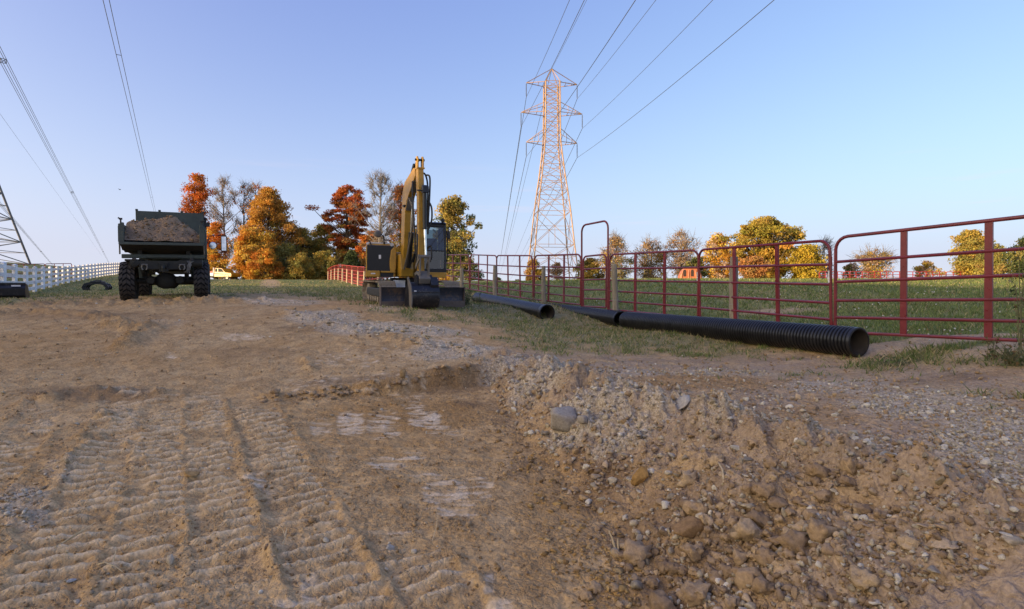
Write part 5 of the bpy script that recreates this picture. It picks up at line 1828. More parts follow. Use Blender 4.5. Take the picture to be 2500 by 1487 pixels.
# hoses
for k, pts in enumerate([
    [fx(1.45, 3.30, -.16), fx(1.9, 3.55, -.19), fx(2.25, 3.3, -.20), fx(2.42, 2.7, -.17), fx(2.4, 2.1, -.15)],
    [fx(1.40, 3.20, -.17), fx(1.75, 3.30, -.20), fx(2.0, 2.9, -.20), fx(2.05, 2.3, -.15), fx(1.6, 1.7, -.14), fx(1.2, 1.2, -.14)],
    [fx(1.30, 3.15, .02 - .17), fx(1.8, 3.42, -.17), fx(2.02, 3.1, -.16), fx(1.95, 2.4, -.16), fx(1.4, 1.5, -.17)],
    [fx(1.22, 2.2, -.16), fx(1.6, 2.1, -.18), fx(2.0, 2.0, -.16), fx(2.2, 2.4, -.13)],
    [fx(2.3, 3.45, -.13), fx(2.44, 3.40, -.21), fx(2.5, 3.0, -.20), fx(2.55, 2.4, -.16), fx(2.6, 1.9, -.13)],
    [fx(2.45, 2.8, -.15), fx(2.6, 2.6, -.22), fx(2.62, 2.25, -.22), fx(2.55, 2.0, -.14)],
    [fx(2.0, 3.3, .12), fx(2.15, 3.05, .16), fx(2.2, 2.5, .15), fx(2.3, 2.0, .14), fx(2.36, 1.4, .13)],
    [fx(1.5, 2.9, .08), fx(1.75, 2.6, .05), fx(1.9, 2.2, .08), fx(1.5, 1.5, .10), fx(1.2, 1.0, .11)],
    [fx(1.35, 3.0, -.10), fx(1.7, 3.2, -.12), fx(1.95, 2.95, -.10), fx(2.0, 2.3, -.08), fx(1.7, 1.6, -.08), fx(1.25, 1.15, -.05)],
    [fx(1.40, 3.05, -.06), fx(1.8, 3.25, -.09), fx(2.05, 2.8, -.06), fx(2.08, 2.1, -.05), fx(1.9, 1.7, -.04), fx(2.2, 1.5, -.06)],
    [fx(1.45, 3.0, -.13), fx(1.85, 3.1, -.15), fx(2.08, 2.6, -.12), fx(1.9, 1.9, -.11), fx(1.4, 1.3, -.10)],
    [fx(2.5, 1.9, .12), fx(2.62, 1.7, .15), fx(2.6, 1.3, .16), fx(2.5, 1.15, .13)],
    [fx(2.5, 1.5, -.12), fx(2.66, 1.6, -.20), fx(2.7, 1.3, -.20), fx(2.55, 1.1, -.14)],
]):
    # smooth the run
    P_ = [Vector(p) for p in pts]
    out = []
    for i in range(len(P_) - 1):
        p0, p1, p2, p3 = P_[max(i - 1, 0)], P_[i], P_[i + 1], P_[min(i + 2, len(P_) - 1)]
        for t_ in np.linspace(0, 1, 6, endpoint=False):
            out.append(.5 * ((2 * p1) + (p2 - p0) * t_ + (2 * p0 - 5 * p1 + 4 * p2 - p3) * t_ ** 2 + (3 * p1 - p0 - 3 * p2 + p3) * t_ ** 3))
    out.append(P_[-1])
    MB().tube(out, .024, 7).build('hydraulic_hose', M_HOSE if k not in (7,) else mat_plain('dusty_hose', (.16, .13, .10, 1), .7), exc, smooth=True)

# the upper works sit a little towards the engine side
for o in list(exc.children):
    if o.name.split('.')[0] in ('platform', 'counterweight', 'engine_housing', 'tool_box', 'box_handle', 'step_plate', 'recess_shade', 'hand_rail', 'mirror_arm', 'work_light', 'cab', 'cab_base'):
        o.location.x += .15
        o.rotation_euler.z = R(-9)
# ------------------------------------------------------------------ pickup, grapple, loader bucket, hutch
M_PYEL = mat_plain('pickup_yellow', (.55, .29, .02, 1), .35, scale=2)
M_PWHITE = mat_plain('pickup_bed_white', (.75, .74, .72, 1), .4)
px0 = P3(556, 684, 80.0)
pk_z = gzb(px0.x, px0.y)
pick = thing('pickup_truck', 'yellow pickup truck with white rear body parked below the orange trees', 'pickup truck', (px0.x - 1.0, px0.y, pk_z), R(-14))
# nose towards +x
body = MB()
body.prism([(-.35, .45), (2.55, .45), (2.62, .75), (2.50, 1.02), (1.55, 1.14), (.95, 1.72), (-.22, 1.76), (-.35, 1.2)], -.9, .9, 'xz')
pb = body.build('body', M_PYEL, pick, bevel=.06)
MB().prism([(.36, 1.18), (1.32, 1.16), (.90, 1.62), (.36, 1.64)], -.905, -.915, 'xz').build('side_window', M_GLASSD, pb)
MB().prism([(-.2, 1.2), (.18, 1.18), (.18, 1.64), (-.14, 1.65)], -.905, -.915, 'xz').build('rear_window', M_GLASSD, pb)
MB().prism([(-.34, .92), (1.4, .80), (1.1, .90), (-.34, 1.0)], -.905, -.912, 'xz').build('door_stripe', M_IRON, pb)
MB().prism([(1.45, 1.16), (1.0, 1.68), (.97, 1.68), (1.40, 1.16)], -.8, .8, 'xz').build('windscreen', M_GLASSD, pb)
MB().bx(-2.6, -.42, -.95, .95, .62, 1.05).build('bed', M_PWHITE, pick, bevel=.03)
MB().bx(-2.7, -.38, -.85, .85, .45, .62).build('frame', M_IRON, pick)
MB().bx(-.52, -.44, -.9, .9, 1.05, 1.80).build('rack', M_PWHITE, pick)
MB().bx(-2.0, -.8, -.6, .6, 1.05, 1.32).build('bed_box', mat_plain('faded_red', (.45, .12, .08, 1), .6), pick, bevel=.03)
for x in (1.75, -1.55):
    for s in (-1, 1):
        w = bpy.data.objects.new('wheel', None)
        col.objects.link(w)
        w.parent = pick
        w.location = (x, s * .78, .37)
        MB().lathe([(.22, -.1), (.35, -.12), (.37, 0), (.35, .12), (.22, .1)], (0, 0, 0), (0, 1, 0), 24).build('tyre', M_RUBBER, w, smooth=True)
        MB().lathe([(.22, s * .1), (.18, s * .06), (0, s * .08)], (0, 0, 0), (0, 1, 0), 16).build('rim', M_STEEL, w, smooth=True)
    MB().lathe([(.40, -.01), (.44, -.01), (.44, .01), (.40, .01)], (x, -.905, .42), (0, 1, 0), 24, closed=True).build('wheel_arch', M_IRON, pick)

# black grapple attachment lying on the grass
gp = P3(238, 693, 33.5)
gr = thing('grapple', 'black steel grapple lying on grass before the white fence', 'grapple', (gp.x, gp.y, gzb(gp.x, gp.y)), R(20))
for k, y in enumerate((-.32, 0, .32)):
    g = MB()
    outer = [(-.62 + .03 * k, 0.0), (-.70, .22), (-.58, .50), (-.25, .62), (.22, .62), (.55, .50), (.68, .22), (.60, 0.0)]
    inn = [(.45, .02), (.50, .22), (.38, .38), (.16, .46), (-.20, .46), (-.42, .36), (-.50, .2), (-.46, 0.02)]
    g.prism(outer + inn, y - .04, y + .04, 'xz')
    g.build('tine', M_BUCK, gr, bevel=.01)
MB().bx(-.25, .30, -.42, .42, .58, .68).build('mount_plate', M_BUCK, gr, bevel=.02)
for x, z in ((-.58, .34), (.56, .32)):
    MB().tube([(x, -.40, z), (x, .40, z)], .05, 10).build('cross_tube', M_BUCK, gr, smooth=True)
MB().tube([(-.15, -.2, .68), (.05, -.2, .76), (.28, -.2, .70)], .035, 8).build('hose_guard', M_BUCK, gr, smooth=True)

gr.scale = (1.0, 1.0, .8)
# loader bucket cut by the left edge
lb = P3(-6, 738, 18.6)
lk_ = thing('loader_bucket', 'black steel loader bucket on the ground at the left edge', 'bucket', (lb.x, lb.y, gzb(lb.x, lb.y)), R(32))
prof = [(-.35, .02), (.25, .0), (.38, .10), (.40, .34), (.30, .50), (.22, .50), (.31, .33), (.29, .14), (.2, .05), (-.35, .05)]
MB().prism([(-a, b) for a, b in prof], -.75, .75, 'yz').build('shell', M_BUCK, lk_, smooth=True)
for s in (-1, 1):
    MB().prism([(.35, .02), (-.25, .0), (-.38, .10), (-.40, .34), (-.30, .50), (.0, .46), (.30, .12)], s * .75, s * .775, 'yz').build('side_plate', M_BUCK, lk_)
MB().bx(.42, .66, -.415, -.405, .40, .45).build('maker_label', M_PLATE, lk_)
MB().bx(-.76, .76, -.36, -.24, .46, .53).build('top_lip', M_BUCK, lk_, bevel=.01)

# orange calf hutch beyond the crest
M_ORG = mat_plain('orange_plastic', (.55, .17, .06, 1), .5, scale=1.5)
M_VENTSHADE = mat_plain('vent_shade', (.06, .035, .025, 1), .9)  # for plates on the shell; shade inside the vents painted as near-black
hp = P3(1684, 690, 56.0)
hu = thing('calf_hutch', 'orange plastic calf hutch with arched vents behind the grass crest', 'hutch', (hp.x, hp.y, gzb(hp.x, hp.y) - .1), R(-8))
def ring(y, s, h):
    return [(x * s, y, z * h) for x, z in ((-1.15, 0), (-1.05, .5), (-.85, 1.0), (-.5, 1.33), (0, 1.42), (.5, 1.33), (.85, 1.0), (1.05, .5), (1.15, 0))]
hm = MB()
rings = [ring(-.75, .93, .95), ring(-.7, 1.0, 1.0), ring(.7, 1.0, 1.0), ring(.75, .93, .95)]
vv = [p for r_ in rings for p in r_]
ff = []
for a in range(3):
    for b in range(8):
        ff.append((a * 9 + b, a * 9 + b + 1, a * 9 + b + 10, a * 9 + b + 9))
ff += [tuple(range(9)), tuple(range(27, 36))]
hm.add(vv, ff)
hm.build('shell', M_ORG, hu, smooth=True, sharp=30)
for x in (-.62, .12):
    arc_ = [(x - .14, .45), (x + .14, .45)] + [(x + .14 * math.cos(a), .95 + .2 * math.sin(a)) for a in np.linspace(0, math.pi, 7)]
    MB().prism(arc_, -.765, -.70, 'xz').build('vent', M_VENTSHADE, hu)
for x in (-.95, -.25, .5, .95):
    MB().tube([(x, -.76, .05), (x * .95, -.77, .6), (x * .8, -.74, 1.1)], .05, 6).build('rib', M_ORG, hu, smooth=True)
# crumbs and clods lying on the load
Lp = np.array([TRUCK_M @ Vector((a, b, c)) for a, b, c in zip(LX, LY, LZ)])
sz = np.clip(np.exp(rl_.normal(math.log(.022), .5, len(Lp))), .012, .085)
stone_mass('load_clods', rl_, Lp[:, 0], Lp[:, 1], Lp[:, 2], sz, pal(rl_, len(Lp), [(.30, .20, .11), (.25, .165, .09), (.37, .255, .15), (.21, .14, .08)]), 0, .45, .8, 'clods and crumbs lying on the soil heap in the tipper', 'soil')
# ------------------------------------------------------------------ lattice pylons and power lines
M_LATT = mat_plain('lattice_steel_tan', (.50, .30, .155, 1), .6, metal=.0, scale=.5)
M_LATTG = mat_plain('lattice_steel_grey', (.20, .19, .18, 1), .55, metal=.4, scale=.5)
M_INS = mat_plain('insulator_grey', (.14, .13, .13, 1), .4)
M_WIRE = mat_plain('conductor_aluminium', (.10, .10, .11, 1), .5, metal=.3)

def pylon(name, label, base, rot, levels, arms, peak, mat, bw_leg, bw_br, ins_len):
    """levels: (height, half width) up each corner; arms: (height, reach, rise)"""
    root = thing(name, label, 'pylon', base, rot)
    hs = [l[0] for l in levels]
    ws = [l[1] for l in levels]
    W = lambda h: float(np.interp(h, hs, ws))
    crn = ((-1, -1), (1, -1), (1, 1), (-1, 1))
    for sx, sy in crn:
        m = MB()
        for (h0, w0), (h1, w1) in zip(levels[:-1], levels[1:]):
            m.bar((sx * w0, sy * w0, h0), (sx * w1, sy * w1, h1), bw_leg)
        m.build('leg', mat, root)
    for (h0, w0), (h1, w1) in zip(levels[:-1], levels[1:]):
        for k in range(4):
            a, b = crn[k], crn[(k + 1) % 4]
            m = MB()
            m.bar((a[0] * w0, a[1] * w0, h0), (b[0] * w1, b[1] * w1, h1), bw_br)
            m.bar((b[0] * w0, b[1] * w0, h0), (a[0] * w1, a[1] * w1, h1), bw_br)
            m.bar((a[0] * w1, a[1] * w1, h1), (b[0] * w1, b[1] * w1, h1), bw_br)
            if w0 > 2.4:
                mid = Vector(((a[0] + b[0]) / 2 * w0, (a[1] + b[1]) / 2 * w0, h0))
                f = w0 / (w0 + w1)
                xm = Vector((0, 0, h0 + (h1 - h0) * f))
                wm = W(xm.z)
                c = Vector(((a[0] + b[0]) / 2 * wm, (a[1] + b[1]) / 2 * wm, xm.z))
                m.bar((a[0] * wm, a[1] * wm, xm.z), c, bw_br * .8)
                m.bar((b[0] * wm, b[1] * wm, xm.z), c, bw_br * .8)
                if w0 > 3.0:
                    m.bar(mid, c, bw_br * .8)
            m.build('cross_brace', mat, root)
    tips = []
    for h, reach, rise in arms:
        w, wt = W(h), W(min(h + rise, hs[-1]))
        for s in (-1, 1):
            m = MB()
            tip = Vector((s * reach, 0, h + .1))
            for sy in (-1, 1):
                m.bar((s * w, sy * w, h), tip, bw_br * 1.3)
                if h + rise <= hs[-1] + .01:
                    m.bar((s * wt, sy * wt, h + rise), tip, bw_br * 1.15)
                else:
                    m.bar((0, 0, peak), tip, bw_br * 1.3)
            for f in (.35, .68):
                x = s * (w + (reach - w) * f)
                yw = w * (1 - f)
                m.bar((x, -yw, h + .1 * f), (x, yw, h + .1 * f), bw_br)
                if h + rise <= hs[-1] + .01:
                    zt = h + rise + (.1 - rise) * f
                    m.bar((x, -yw, h + .1 * f), (s * (wt + (reach - wt) * f), -wt * (1 - f), zt), bw_br * .8)
            m.build('crossarm', mat, root)
            ins = MB()
            prof = []
            for q in range(14):
                z = .12 + (ins_len - .3) * q / 14
                prof += [(.05, z), (.11, z + .02), (.05, z + .06)]
            ins.lathe([(.02, 0)] + prof + [(.03, ins_len)], tip - Vector((0, 0, .1)), (0, 0, -1), 8)
            ins.build('insulator', M_INS, root, smooth=True)
            tips.append(Vector((tip.x, 0, tip.z - .1 - ins_len)))
    m = MB()
    wt = ws[-1]
    for sx, sy in crn:
        m.bar((sx * wt, sy * wt, hs[-1]), (0, 0, peak), bw_br * 1.3)
    m.build('peak', mat, root)
    return root, tips

PB = Vector((7.2, 100.0, gzb(7.2, 100.0) - .3))
ztop = CAMZ + (HY - 168) / FPX * 100 - PB.z
zh = lambda py: CAMZ + (HY - py) / FPX * 100 - PB.z
lev = [(0, 4.25), (zh(660), 3.95), (zh(600), 3.45), (zh(520), 2.90), (zh(470), 2.45), (zh(435), 2.1), (zh(405), 1.85), (zh(378), 1.62), (zh(350), 1.42), (zh(325), 1.36), (zh(302), 1.34), (zh(280), 1.32),
       (zh(258), 1.31), (zh(238), 1.30), (zh(220), 1.29), (zh(203), 1.28)]
PROT = R(5.5)
pyl, tips = pylon('lattice_pylon', 'tall tan lattice pylon with three pairs of arms right of the excavator', PB, PROT, lev,
                  [(zh(350), 4.65, zh(318) - zh(350)), (zh(278), 5.6, zh(254) - zh(278)), (zh(206), 4.65, 50)], ztop, M_LATT, .16, .075, 2.5)
def wpt(v):
    c, s = math.cos(PROT), math.sin(PROT)
    return Vector((PB.x + v.x * c - v.y * s, PB.y + v.x * s + v.y * c, PB.z + v.z))
names = ['lower left', 'lower right', 'middle left', 'middle right', 'upper left', 'upper right']
def wire(pts, r, label, name='power_line', n=4, group=None):
    o = MB().tube(pts, r, n).build(name, M_WIRE, None, smooth=True)
    return tag(o, label, 'power line', group)
for nm, tp in list(zip(names, tips)) + [('peak', Vector((0, 0, ztop)))]:
    A = wpt(tp)
    pts = []
    for d in np.linspace(0, 222, 46):
        pts.append((A.x + .0935 * d, A.y - d, A.z - .0977 * d + .00044 * d * d + (.9 * math.sin(math.pi * d / 222) if nm == 'peak' else 0)))
    wire(pts, .032 if nm != 'peak' else .026, 'thin dark cable from the %s of the tan pylon, passing overhead' % (nm + ' arm' if nm != 'peak' else nm))
    pts = []
    for d in np.linspace(0, 420, 30):
        pts.append((A.x - .037 * d, A.y + d, A.z - .052 * d + .000026 * d * d))
    wire(pts, .045, 'faint cable from the %s of the tan pylon, running off behind it' % (nm + ' arm' if nm != 'peak' else nm))

# partly seen grey pylon at the left edge
QB = P3(-243, 652, 92.0)
QB.z = gzb(QB.x, QB.y) - .2
lev2 = [(0, 12.0), (4.2, 11.05), (8.4, 10.1), (13, 9.1), (18, 8.0), (24, 6.65), (30, 5.35), (36, 4.0), (42, 2.7), (47, 2.0), (52, 1.8), (57, 1.7)]
pylon('lattice_pylon', 'dark grey lattice pylon cut off by the left edge', QB, R(12), lev2, [(47, 11.0, 4.9), (56.9, 7.0, 60)], 61.0, M_LATTG, .30, .13, 4.0)

# twin and quad bundles crossing the upper left sky
def bundle(p0, y0, Z0, p1, y1, Z1, offs, r, label, spacers):
    """two sightings (pixel and height) fix a straight run; it is carried on beyond both"""
    Y0 = (Z0 - CAMZ) / (HY - y0) * FPX
    Y1 = (Z1 - CAMZ) / (HY - y1) * FPX
    A = Vector(((p0 - CX) / FPX * Y0, Y0, Z0))
    B = Vector(((p1 - CX) / FPX * Y1, Y1, Z1))
    d = B - A
    root = thing('power_line', label, 'power line', A)
    side = Vector((d.y, -d.x, 0)).normalized()
    for ox, oz in offs:
        pts = [A + d * t_ + side * ox + Vector((0, 0, oz)) for t_ in np.linspace(-.6, 1.15, 24)]
        MB().tube(pts, r, 4).build('conductor', M_WIRE, root, smooth=True, world_coords=True)
    for sp in spacers:
        # spacer where the run passes a given image column
        best = min(np.linspace(0, 1, 2000), key=lambda t_: abs((A + d * t_).x / (A + d * t_).y * FPX + CX - sp))
        c = A + d * best
        m = MB()
        k = [c + side * ox + Vector((0, 0, oz)) for ox, oz in offs]
        for i in range(len(k)):
            for j in range(i + 1, len(k)):
                m.bar(k[i], k[j], r * 1.6)
        m.build('spacer', M_WIRE, root, world_coords=True)
    return root
bundle(259, 0, 28, 377, 512, 29, [(-.24, 0), (.24, 0)], .030, 'pair of dark cables dropping steeply behind the tipper truck', (290, 370))
bundle(0, 133, 28, 263, 636, 28, [(-.26, -.25), (.26, -.25), (-.26, .25), (.26, .25)], .030, 'bundle of four cables slanting down the left of the sky', (8, 176, 252))
bundle(0, 498, 28, 124, 642, 28, [(-.26, -.25), (.26, -.25), (-.26, .25), (.26, .25)], .05, 'bundle of cables low in the sky behind the grey pylon', (100,))
bundle(0, 278, 40, 242, 615, 40, [(0, 0)], .028, 'single faint cable between the two left hand bundles', ())

# birds
M_BIRD = mat_plain('bird_dark', (.03, .03, .03, 1), .8)
def bird(p, s, label, flying=False, group=None):
    m = MB()
    m.lathe([(0, -.16), (.05, -.08), (.07, 0), (.05, .09), (.03, .12), (.035, .15), (0, .19)], (0, 0, 0), (1, .2, .25), 8)
    m.prism([(-.3, -.04), (-.12, -.02), (-.12, .03), (-.3, .03)], -.01, .01, 'xy')
    if flying:
        for s_ in (-1, 1):
            m.add([(.08, 0, .03), (-.06, 0, .03), (-.10, s_ * .42, .12), (.0, s_ * .45, .12)], [(0, 1, 2, 3)])
            m.add([(.08, 0, .025), (-.06, 0, .025), (-.10, s_ * .42, .115), (.0, s_ * .45, .115)], [(3, 2, 1, 0)])
    o = m.build('bird', M_BIRD, None, smooth=True)
    o.location = p
    o.scale = (s, s, s)
    return tag(o, label, 'bird', group)
bird(P3(293, 463, 95), .9, 'tiny dark bird flying in the sky above the tipper truck', True)
for i, px_ in enumerate((1374, 1384, 1391, 1396, 1403)):
    t_ = Vector((1.3 + (px_ - 1370) / 40 * 3.2, 0, zh(200) - .5 * (px_ - 1370) / 40))
    bird(wpt(t_) + Vector((0, 0, .12)), 1.2, 'tiny bird perched on the top right arm of the tan pylon', group='birds perched on the pylon arm')
# ------------------------------------------------------------------ trees, shrubs, weeds
def bark_mat(name, c):
    t = NT(name)
    P = t.pos(True)
    n = t.noise(t.scaled(P, (4, 4, .8)), 2.0, 4, .7)
    t.link(t.mix(n, (c[0] * .6, c[1] * .6, c[2] * .6, 1), (c[0] * 1.3, c[1] * 1.3, c[2] * 1.3, 1)), t.p.inputs['Base Color'])
    t.set(Roughness=.9)
    return t.m
M_BARK = bark_mat('bark_dark', (.11, .085, .065))
M_BARKG = bark_mat('bark_grey', (.24, .205, .17))
M_LEAF = attr_mat('autumn_leaf', .75, translucent=.35)

def bez(a, b, c, n):
    return [a * (1 - t) ** 2 + b * 2 * t * (1 - t) + c * t ** 2 for t in np.linspace(0, 1, n)]

def tree(px_, base_py, Y, top_py, half_px, label, palette, seed, shape='round', clumps=130, per=90, leaf=.30, crown_from=.22, trunk_r=.28, bark=None, clump_r=1.05, name='tree', spray=0, cat='tree', low_pal=None, lean=0.0, flatc=.7):
    """trunk, limbs to each clump, clumps of leaf-sized faces; sized from its outline in the photograph"""
    rg = np.random.default_rng(seed)
    bark = bark or M_BARK
    x0 = (px_ - CX) / FPX * Y
    z0 = gzb(x0, Y)
    H = (CAMZ + (HY - top_py) / FPX * Y) - z0
    Wd = half_px / FPX * Y * math.cos(math.atan((px_ - CX) / FPX))
    root = thing(name, label, cat, (x0, Y, z0))
    # trunk
    tp = []
    n = 9
    lx = lean * H
    wob = rg.normal(0, .012 * H, (n, 2)).cumsum(0) * .35
    for k in range(n):
        f = k / (n - 1)
        tp.append(np.array((lx * f + wob[k, 0] * f, wob[k, 1] * f, f * H * .9 - .2)))
    tr = [trunk_r * (1.25 - f) ** 1.05 + .025 for f in np.linspace(0, 1, n)]
    tr[0] *= 1.25
    tm = MB()
    tm.tube(tp, tr, 8)
    cl = []
    k = 0
    while len(cl) < clumps and k < clumps * 40:
        k += 1
        f = rg.uniform(0, 1)
        a = rg.uniform(0, 2 * np.pi)
        if shape == 'round':
            prof = math.sin(math.pi * min(1, (f * .86 + .13))) ** .7
        elif shape == 'column':
            prof = (.75 + .25 * math.sin(f * 9 + seed)) * min(1, 4 * (1.02 - f)) * min(1, .5 + 2 * f)
        elif shape == 'vase':
            prof = (.35 + .75 * f ** .8) * min(1, 3.2 * (1.03 - f)) ** .8
        elif shape == 'cone':
            prof = (1.02 - f) ** .8
        else:
            prof = math.sin(math.pi * (f * .8 + .15)) ** .6
        prof *= 1 + .30 * math.sin(3 * a + seed) * math.sin(5 * f + seed * 1.3) + .16 * math.sin(7 * a + 11 * f + seed)
        if math.sin(4.1 * a + 2.3 * seed) * math.sin(9.0 * f + seed) > .62 and rg.uniform() < .8:
            continue
        rr = (rg.uniform(.12, 1) ** .55) * prof
        z = (crown_from + (1 - crown_from) * f) * H - .3
        cl.append(np.array((lx * z / H + Wd * rr * math.cos(a), Wd * rr * math.sin(a) * .9, z)))
    lm = MB()
    tips = []
    for c in cl:
        hd = math.hypot(c[0] - lx * c[2] / H, c[1])
        zs = max(crown_from * H * .55, c[2] - hd * rg.uniform(.7, 1.2) - .2)
        f = min(max((zs + .2) / (H * .9), 0), 1)
        s = np.array([np.interp(f, np.linspace(0, 1, n), [q[j] for q in tp]) for j in range(3)])
        mid = (s + c) / 2 + np.array((0, 0, -.12 * hd)) + rg.normal(0, .12, 3) * hd * .3
        L = np.linalg.norm(c - s)
        r0 = min(.018 * L + .012, trunk_r * .45)
        lm.tube([tuple(q) for q in bez(s, mid, c, 5)], [r0, r0 * .8, r0 * .6, r0 * .42, r0 * .25], 4, cap=False)
    tm.build('trunk', bark, root, smooth=True)
    if lm.v:
        lm.build('limbs', bark, root)
    if spray:
        sp = MB()
        for c in cl:
            d0 = np.array((c[0], c[1], (c[2] - H * .4) * .9))
            d0 = d0 / (np.linalg.norm(d0) + 1e-6)
            for _ in range(spray):
                d = d0 + rg.normal(0, .55, 3)
                d /= np.linalg.norm(d)
                L = rg.uniform(.6, 1.7)
                a = c - d * .3
                b = c + d * L * .5 + rg.normal(0, .08, 3)
                e = c + d * L + rg.normal(0, .15, 3)
                sp.tube([a, b, e], [.028, .02, .009], 3, cap=False)
                for _ in range(2):
                    g = b + rg.normal(0, .35, 3) + d * .3
                    sp.tube([b, g], [.016, .007], 3, cap=False)
        sp.build('twigs', bark, root)
    if per:
        P_ = np.array(palette)
        LP = np.array(low_pal) if low_pal is not None else P_
        C = np.array(cl)
        per = int(per * 2.0)
        N = len(C) * per
        cid = np.repeat(np.arange(len(C)), per)
        cr = clump_r * rg.uniform(.6, 1.25, len(C))
        off = np.clip(rg.normal(0, 1, (N, 3)), -1.7, 1.7) * (cr[cid] * .40)[:, None]
        off[:, 2] *= flatc
        pos = C[cid] + off
        fz = np.clip(C[:, 2] / H, 0, 1)
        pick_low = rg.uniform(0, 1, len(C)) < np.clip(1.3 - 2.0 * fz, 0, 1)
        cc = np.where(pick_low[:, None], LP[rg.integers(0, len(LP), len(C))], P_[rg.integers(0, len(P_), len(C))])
        cc = cc * rg.uniform(.8, 1.2, (len(C), 1))
        colr = cc[cid] * rg.uniform(.84, 1.16, (N, 1))
        colr = np.clip(colr * (1 + rg.normal(0, .06, (N, 3))), .01, .8)
        M = rotmats(rg, N)
        s = leaf * .80 * rg.uniform(.5, 1.35, N)
        q = np.array([(-.5, -.25, 0), (.45, -.3, .05), (.05, .5, -.04)])
        v = np.einsum('nij,kj->nki', M, q) * s[:, None, None] + pos[:, None, :]
        v[:, :, 2] = np.maximum(v[:, :, 2], .05)
        f = np.arange(3 * N).reshape(N, 3)
        me = np_mesh('crown', v.reshape(-1, 3), f, M_LEAF, np.repeat(colr, 3, axis=0))
        o = bpy.data.objects.new('crown', me)
        col.objects.link(o)
        o.parent = root
    return root

ORANGE = [(.74, .27, .035), (.78, .34, .05), (.62, .24, .04), (.76, .40, .06)]
ORGOLD = [(.74, .42, .06), (.68, .35, .05), (.76, .48, .09), (.58, .29, .05)]
RUST = [(.46, .11, .03), (.55, .16, .035), (.38, .10, .03), (.52, .20, .05)]
REDOR = [(.70, .19, .035), (.74, .25, .04), (.58, .18, .035)]
GOLD = [(.58, .39, .07), (.50, .33, .065), (.62, .43, .09), (.42, .30, .065)]
OLIVE = [(.36, .31, .08), (.43, .35, .085), (.30, .27, .07), (.48, .35, .08)]
GREEND = [(.075, .10, .035), (.10, .125, .04), (.055, .075, .03)]
BROWN = [(.42, .24, .08), (.36, .20, .065), (.50, .29, .09)]
PINKY = [(.56, .38, .24), (.48, .31, .18), (.60, .44, .28)]
DKOL = [(.23, .22, .07), (.18, .19, .065), (.31, .27, .08), (.38, .27, .08)]

# left-hand belt, from left to right
tree(482, 684, 97, 424, 44, 'tall slender orange red tree just behind the truck tipper', REDOR + RUST, 301, 'column', 120, 85, .34, .12, .25, low_pal=ORANGE + REDOR, clump_r=1.25)
tree(455, 684, 101, 500, 34, 'nearly bare tree showing left of the tall orange red tree', BROWN, 302, 'vase', 40, 6, .25, .2, .16, M_BARKG, spray=7)
tree(550, 684, 104, 434, 52, 'bare grey tree with a few leaves between the two tallest orange trees', BROWN + PINKY, 303, 'vase', 80, 14, .26, .25, .2, M_BARKG, spray=8)
tree(595, 684, 100, 452, 40, 'thin bare branched tree left of the big round orange tree', BROWN + REDOR, 304, 'vase', 60, 10, .26, .3, .22, M_BARK, spray=7)
tree(528, 686, 90, 545, 34, 'small bright orange tree beside the truck mirror', ORANGE + REDOR, 305, 'round', 80, 80, .32, .05, .15, low_pal=ORGOLD)
tree(622, 684, 101, 448, 36, 'sparse pinkish tree rising behind the big round orange tree', PINKY + REDOR, 306, 'vase', 50, 26, .26, .45, .18, M_BARKG, spray=4)
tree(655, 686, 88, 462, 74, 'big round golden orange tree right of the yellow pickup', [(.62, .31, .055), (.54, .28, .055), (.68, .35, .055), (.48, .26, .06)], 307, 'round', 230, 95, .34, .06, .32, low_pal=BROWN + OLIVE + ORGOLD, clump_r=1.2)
tree(612, 688, 82, 560, 46, 'low blazing orange tree directly behind the yellow pickup', ORANGE + ORGOLD, 308, 'round', 130, 95, .32, .02, .16, clump_r=1.0)
tree(648, 688, 80.5, 610, 44, 'low bright orange bush at the foot of the big round tree', ORANGE + ORGOLD, 309, 'round', 90, 95, .30, .0, .10, name='bush', cat='bush', clump_r=.9)
tree(738, 688, 92, 558, 38, 'olive and gold tree next right of the big round orange tree', OLIVE + GOLD, 310, 'round', 120, 90, .32, .05, .2, low_pal=OLIVE + DKOL)
tree(700, 688, 86, 590, 34, 'dark olive tree in the shade of the big round orange tree', OLIVE + DKOL, 311, 'round', 90, 85, .32, .0, .16)
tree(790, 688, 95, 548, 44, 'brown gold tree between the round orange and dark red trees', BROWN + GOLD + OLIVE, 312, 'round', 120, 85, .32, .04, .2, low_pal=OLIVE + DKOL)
tree(735, 690, 82, 618, 40, 'low olive bush before the gap in the tree belt', OLIVE + GOLD, 313, 'round', 80, 85, .28, .0, .1, name='bush', cat='bush', clump_r=.9)
tree(795, 690, 84, 612, 40, 'low yellow green bush left of the far red fence', OLIVE + GOLD, 314, 'round', 90, 85, .28, .0, .1, name='bush', cat='bush', clump_r=.9)
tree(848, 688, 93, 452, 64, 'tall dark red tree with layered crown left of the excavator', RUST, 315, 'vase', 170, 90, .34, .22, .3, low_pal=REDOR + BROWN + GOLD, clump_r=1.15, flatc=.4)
tree(858, 690, 80, 612, 34, 'dark green cedar behind the far red fence', GREEND, 316, 'cone', 110, 95, .26, .0, .14, clump_r=.8)
tree(912, 690, 90, 565, 44, 'orange brown tree behind the engine housing of the excavator', BROWN + REDOR, 317, 'round', 120, 80, .32, .02, .2, low_pal=BROWN + OLIVE)
tree(926, 688, 84, 428, 54, 'tall bare tree with fine twigs left of the excavator boom', BROWN, 318, 'vase', 90, 0, .25, .22, .24, M_BARKG, spray=11)
tree(978, 688, 88, 452, 40, 'thin leaved rust coloured tree partly hidden by the excavator boom', RUST + REDOR + BROWN, 319, 'vase', 100, 48, .28, .2, .22, M_BARK, spray=4, low_pal=GOLD + BROWN)
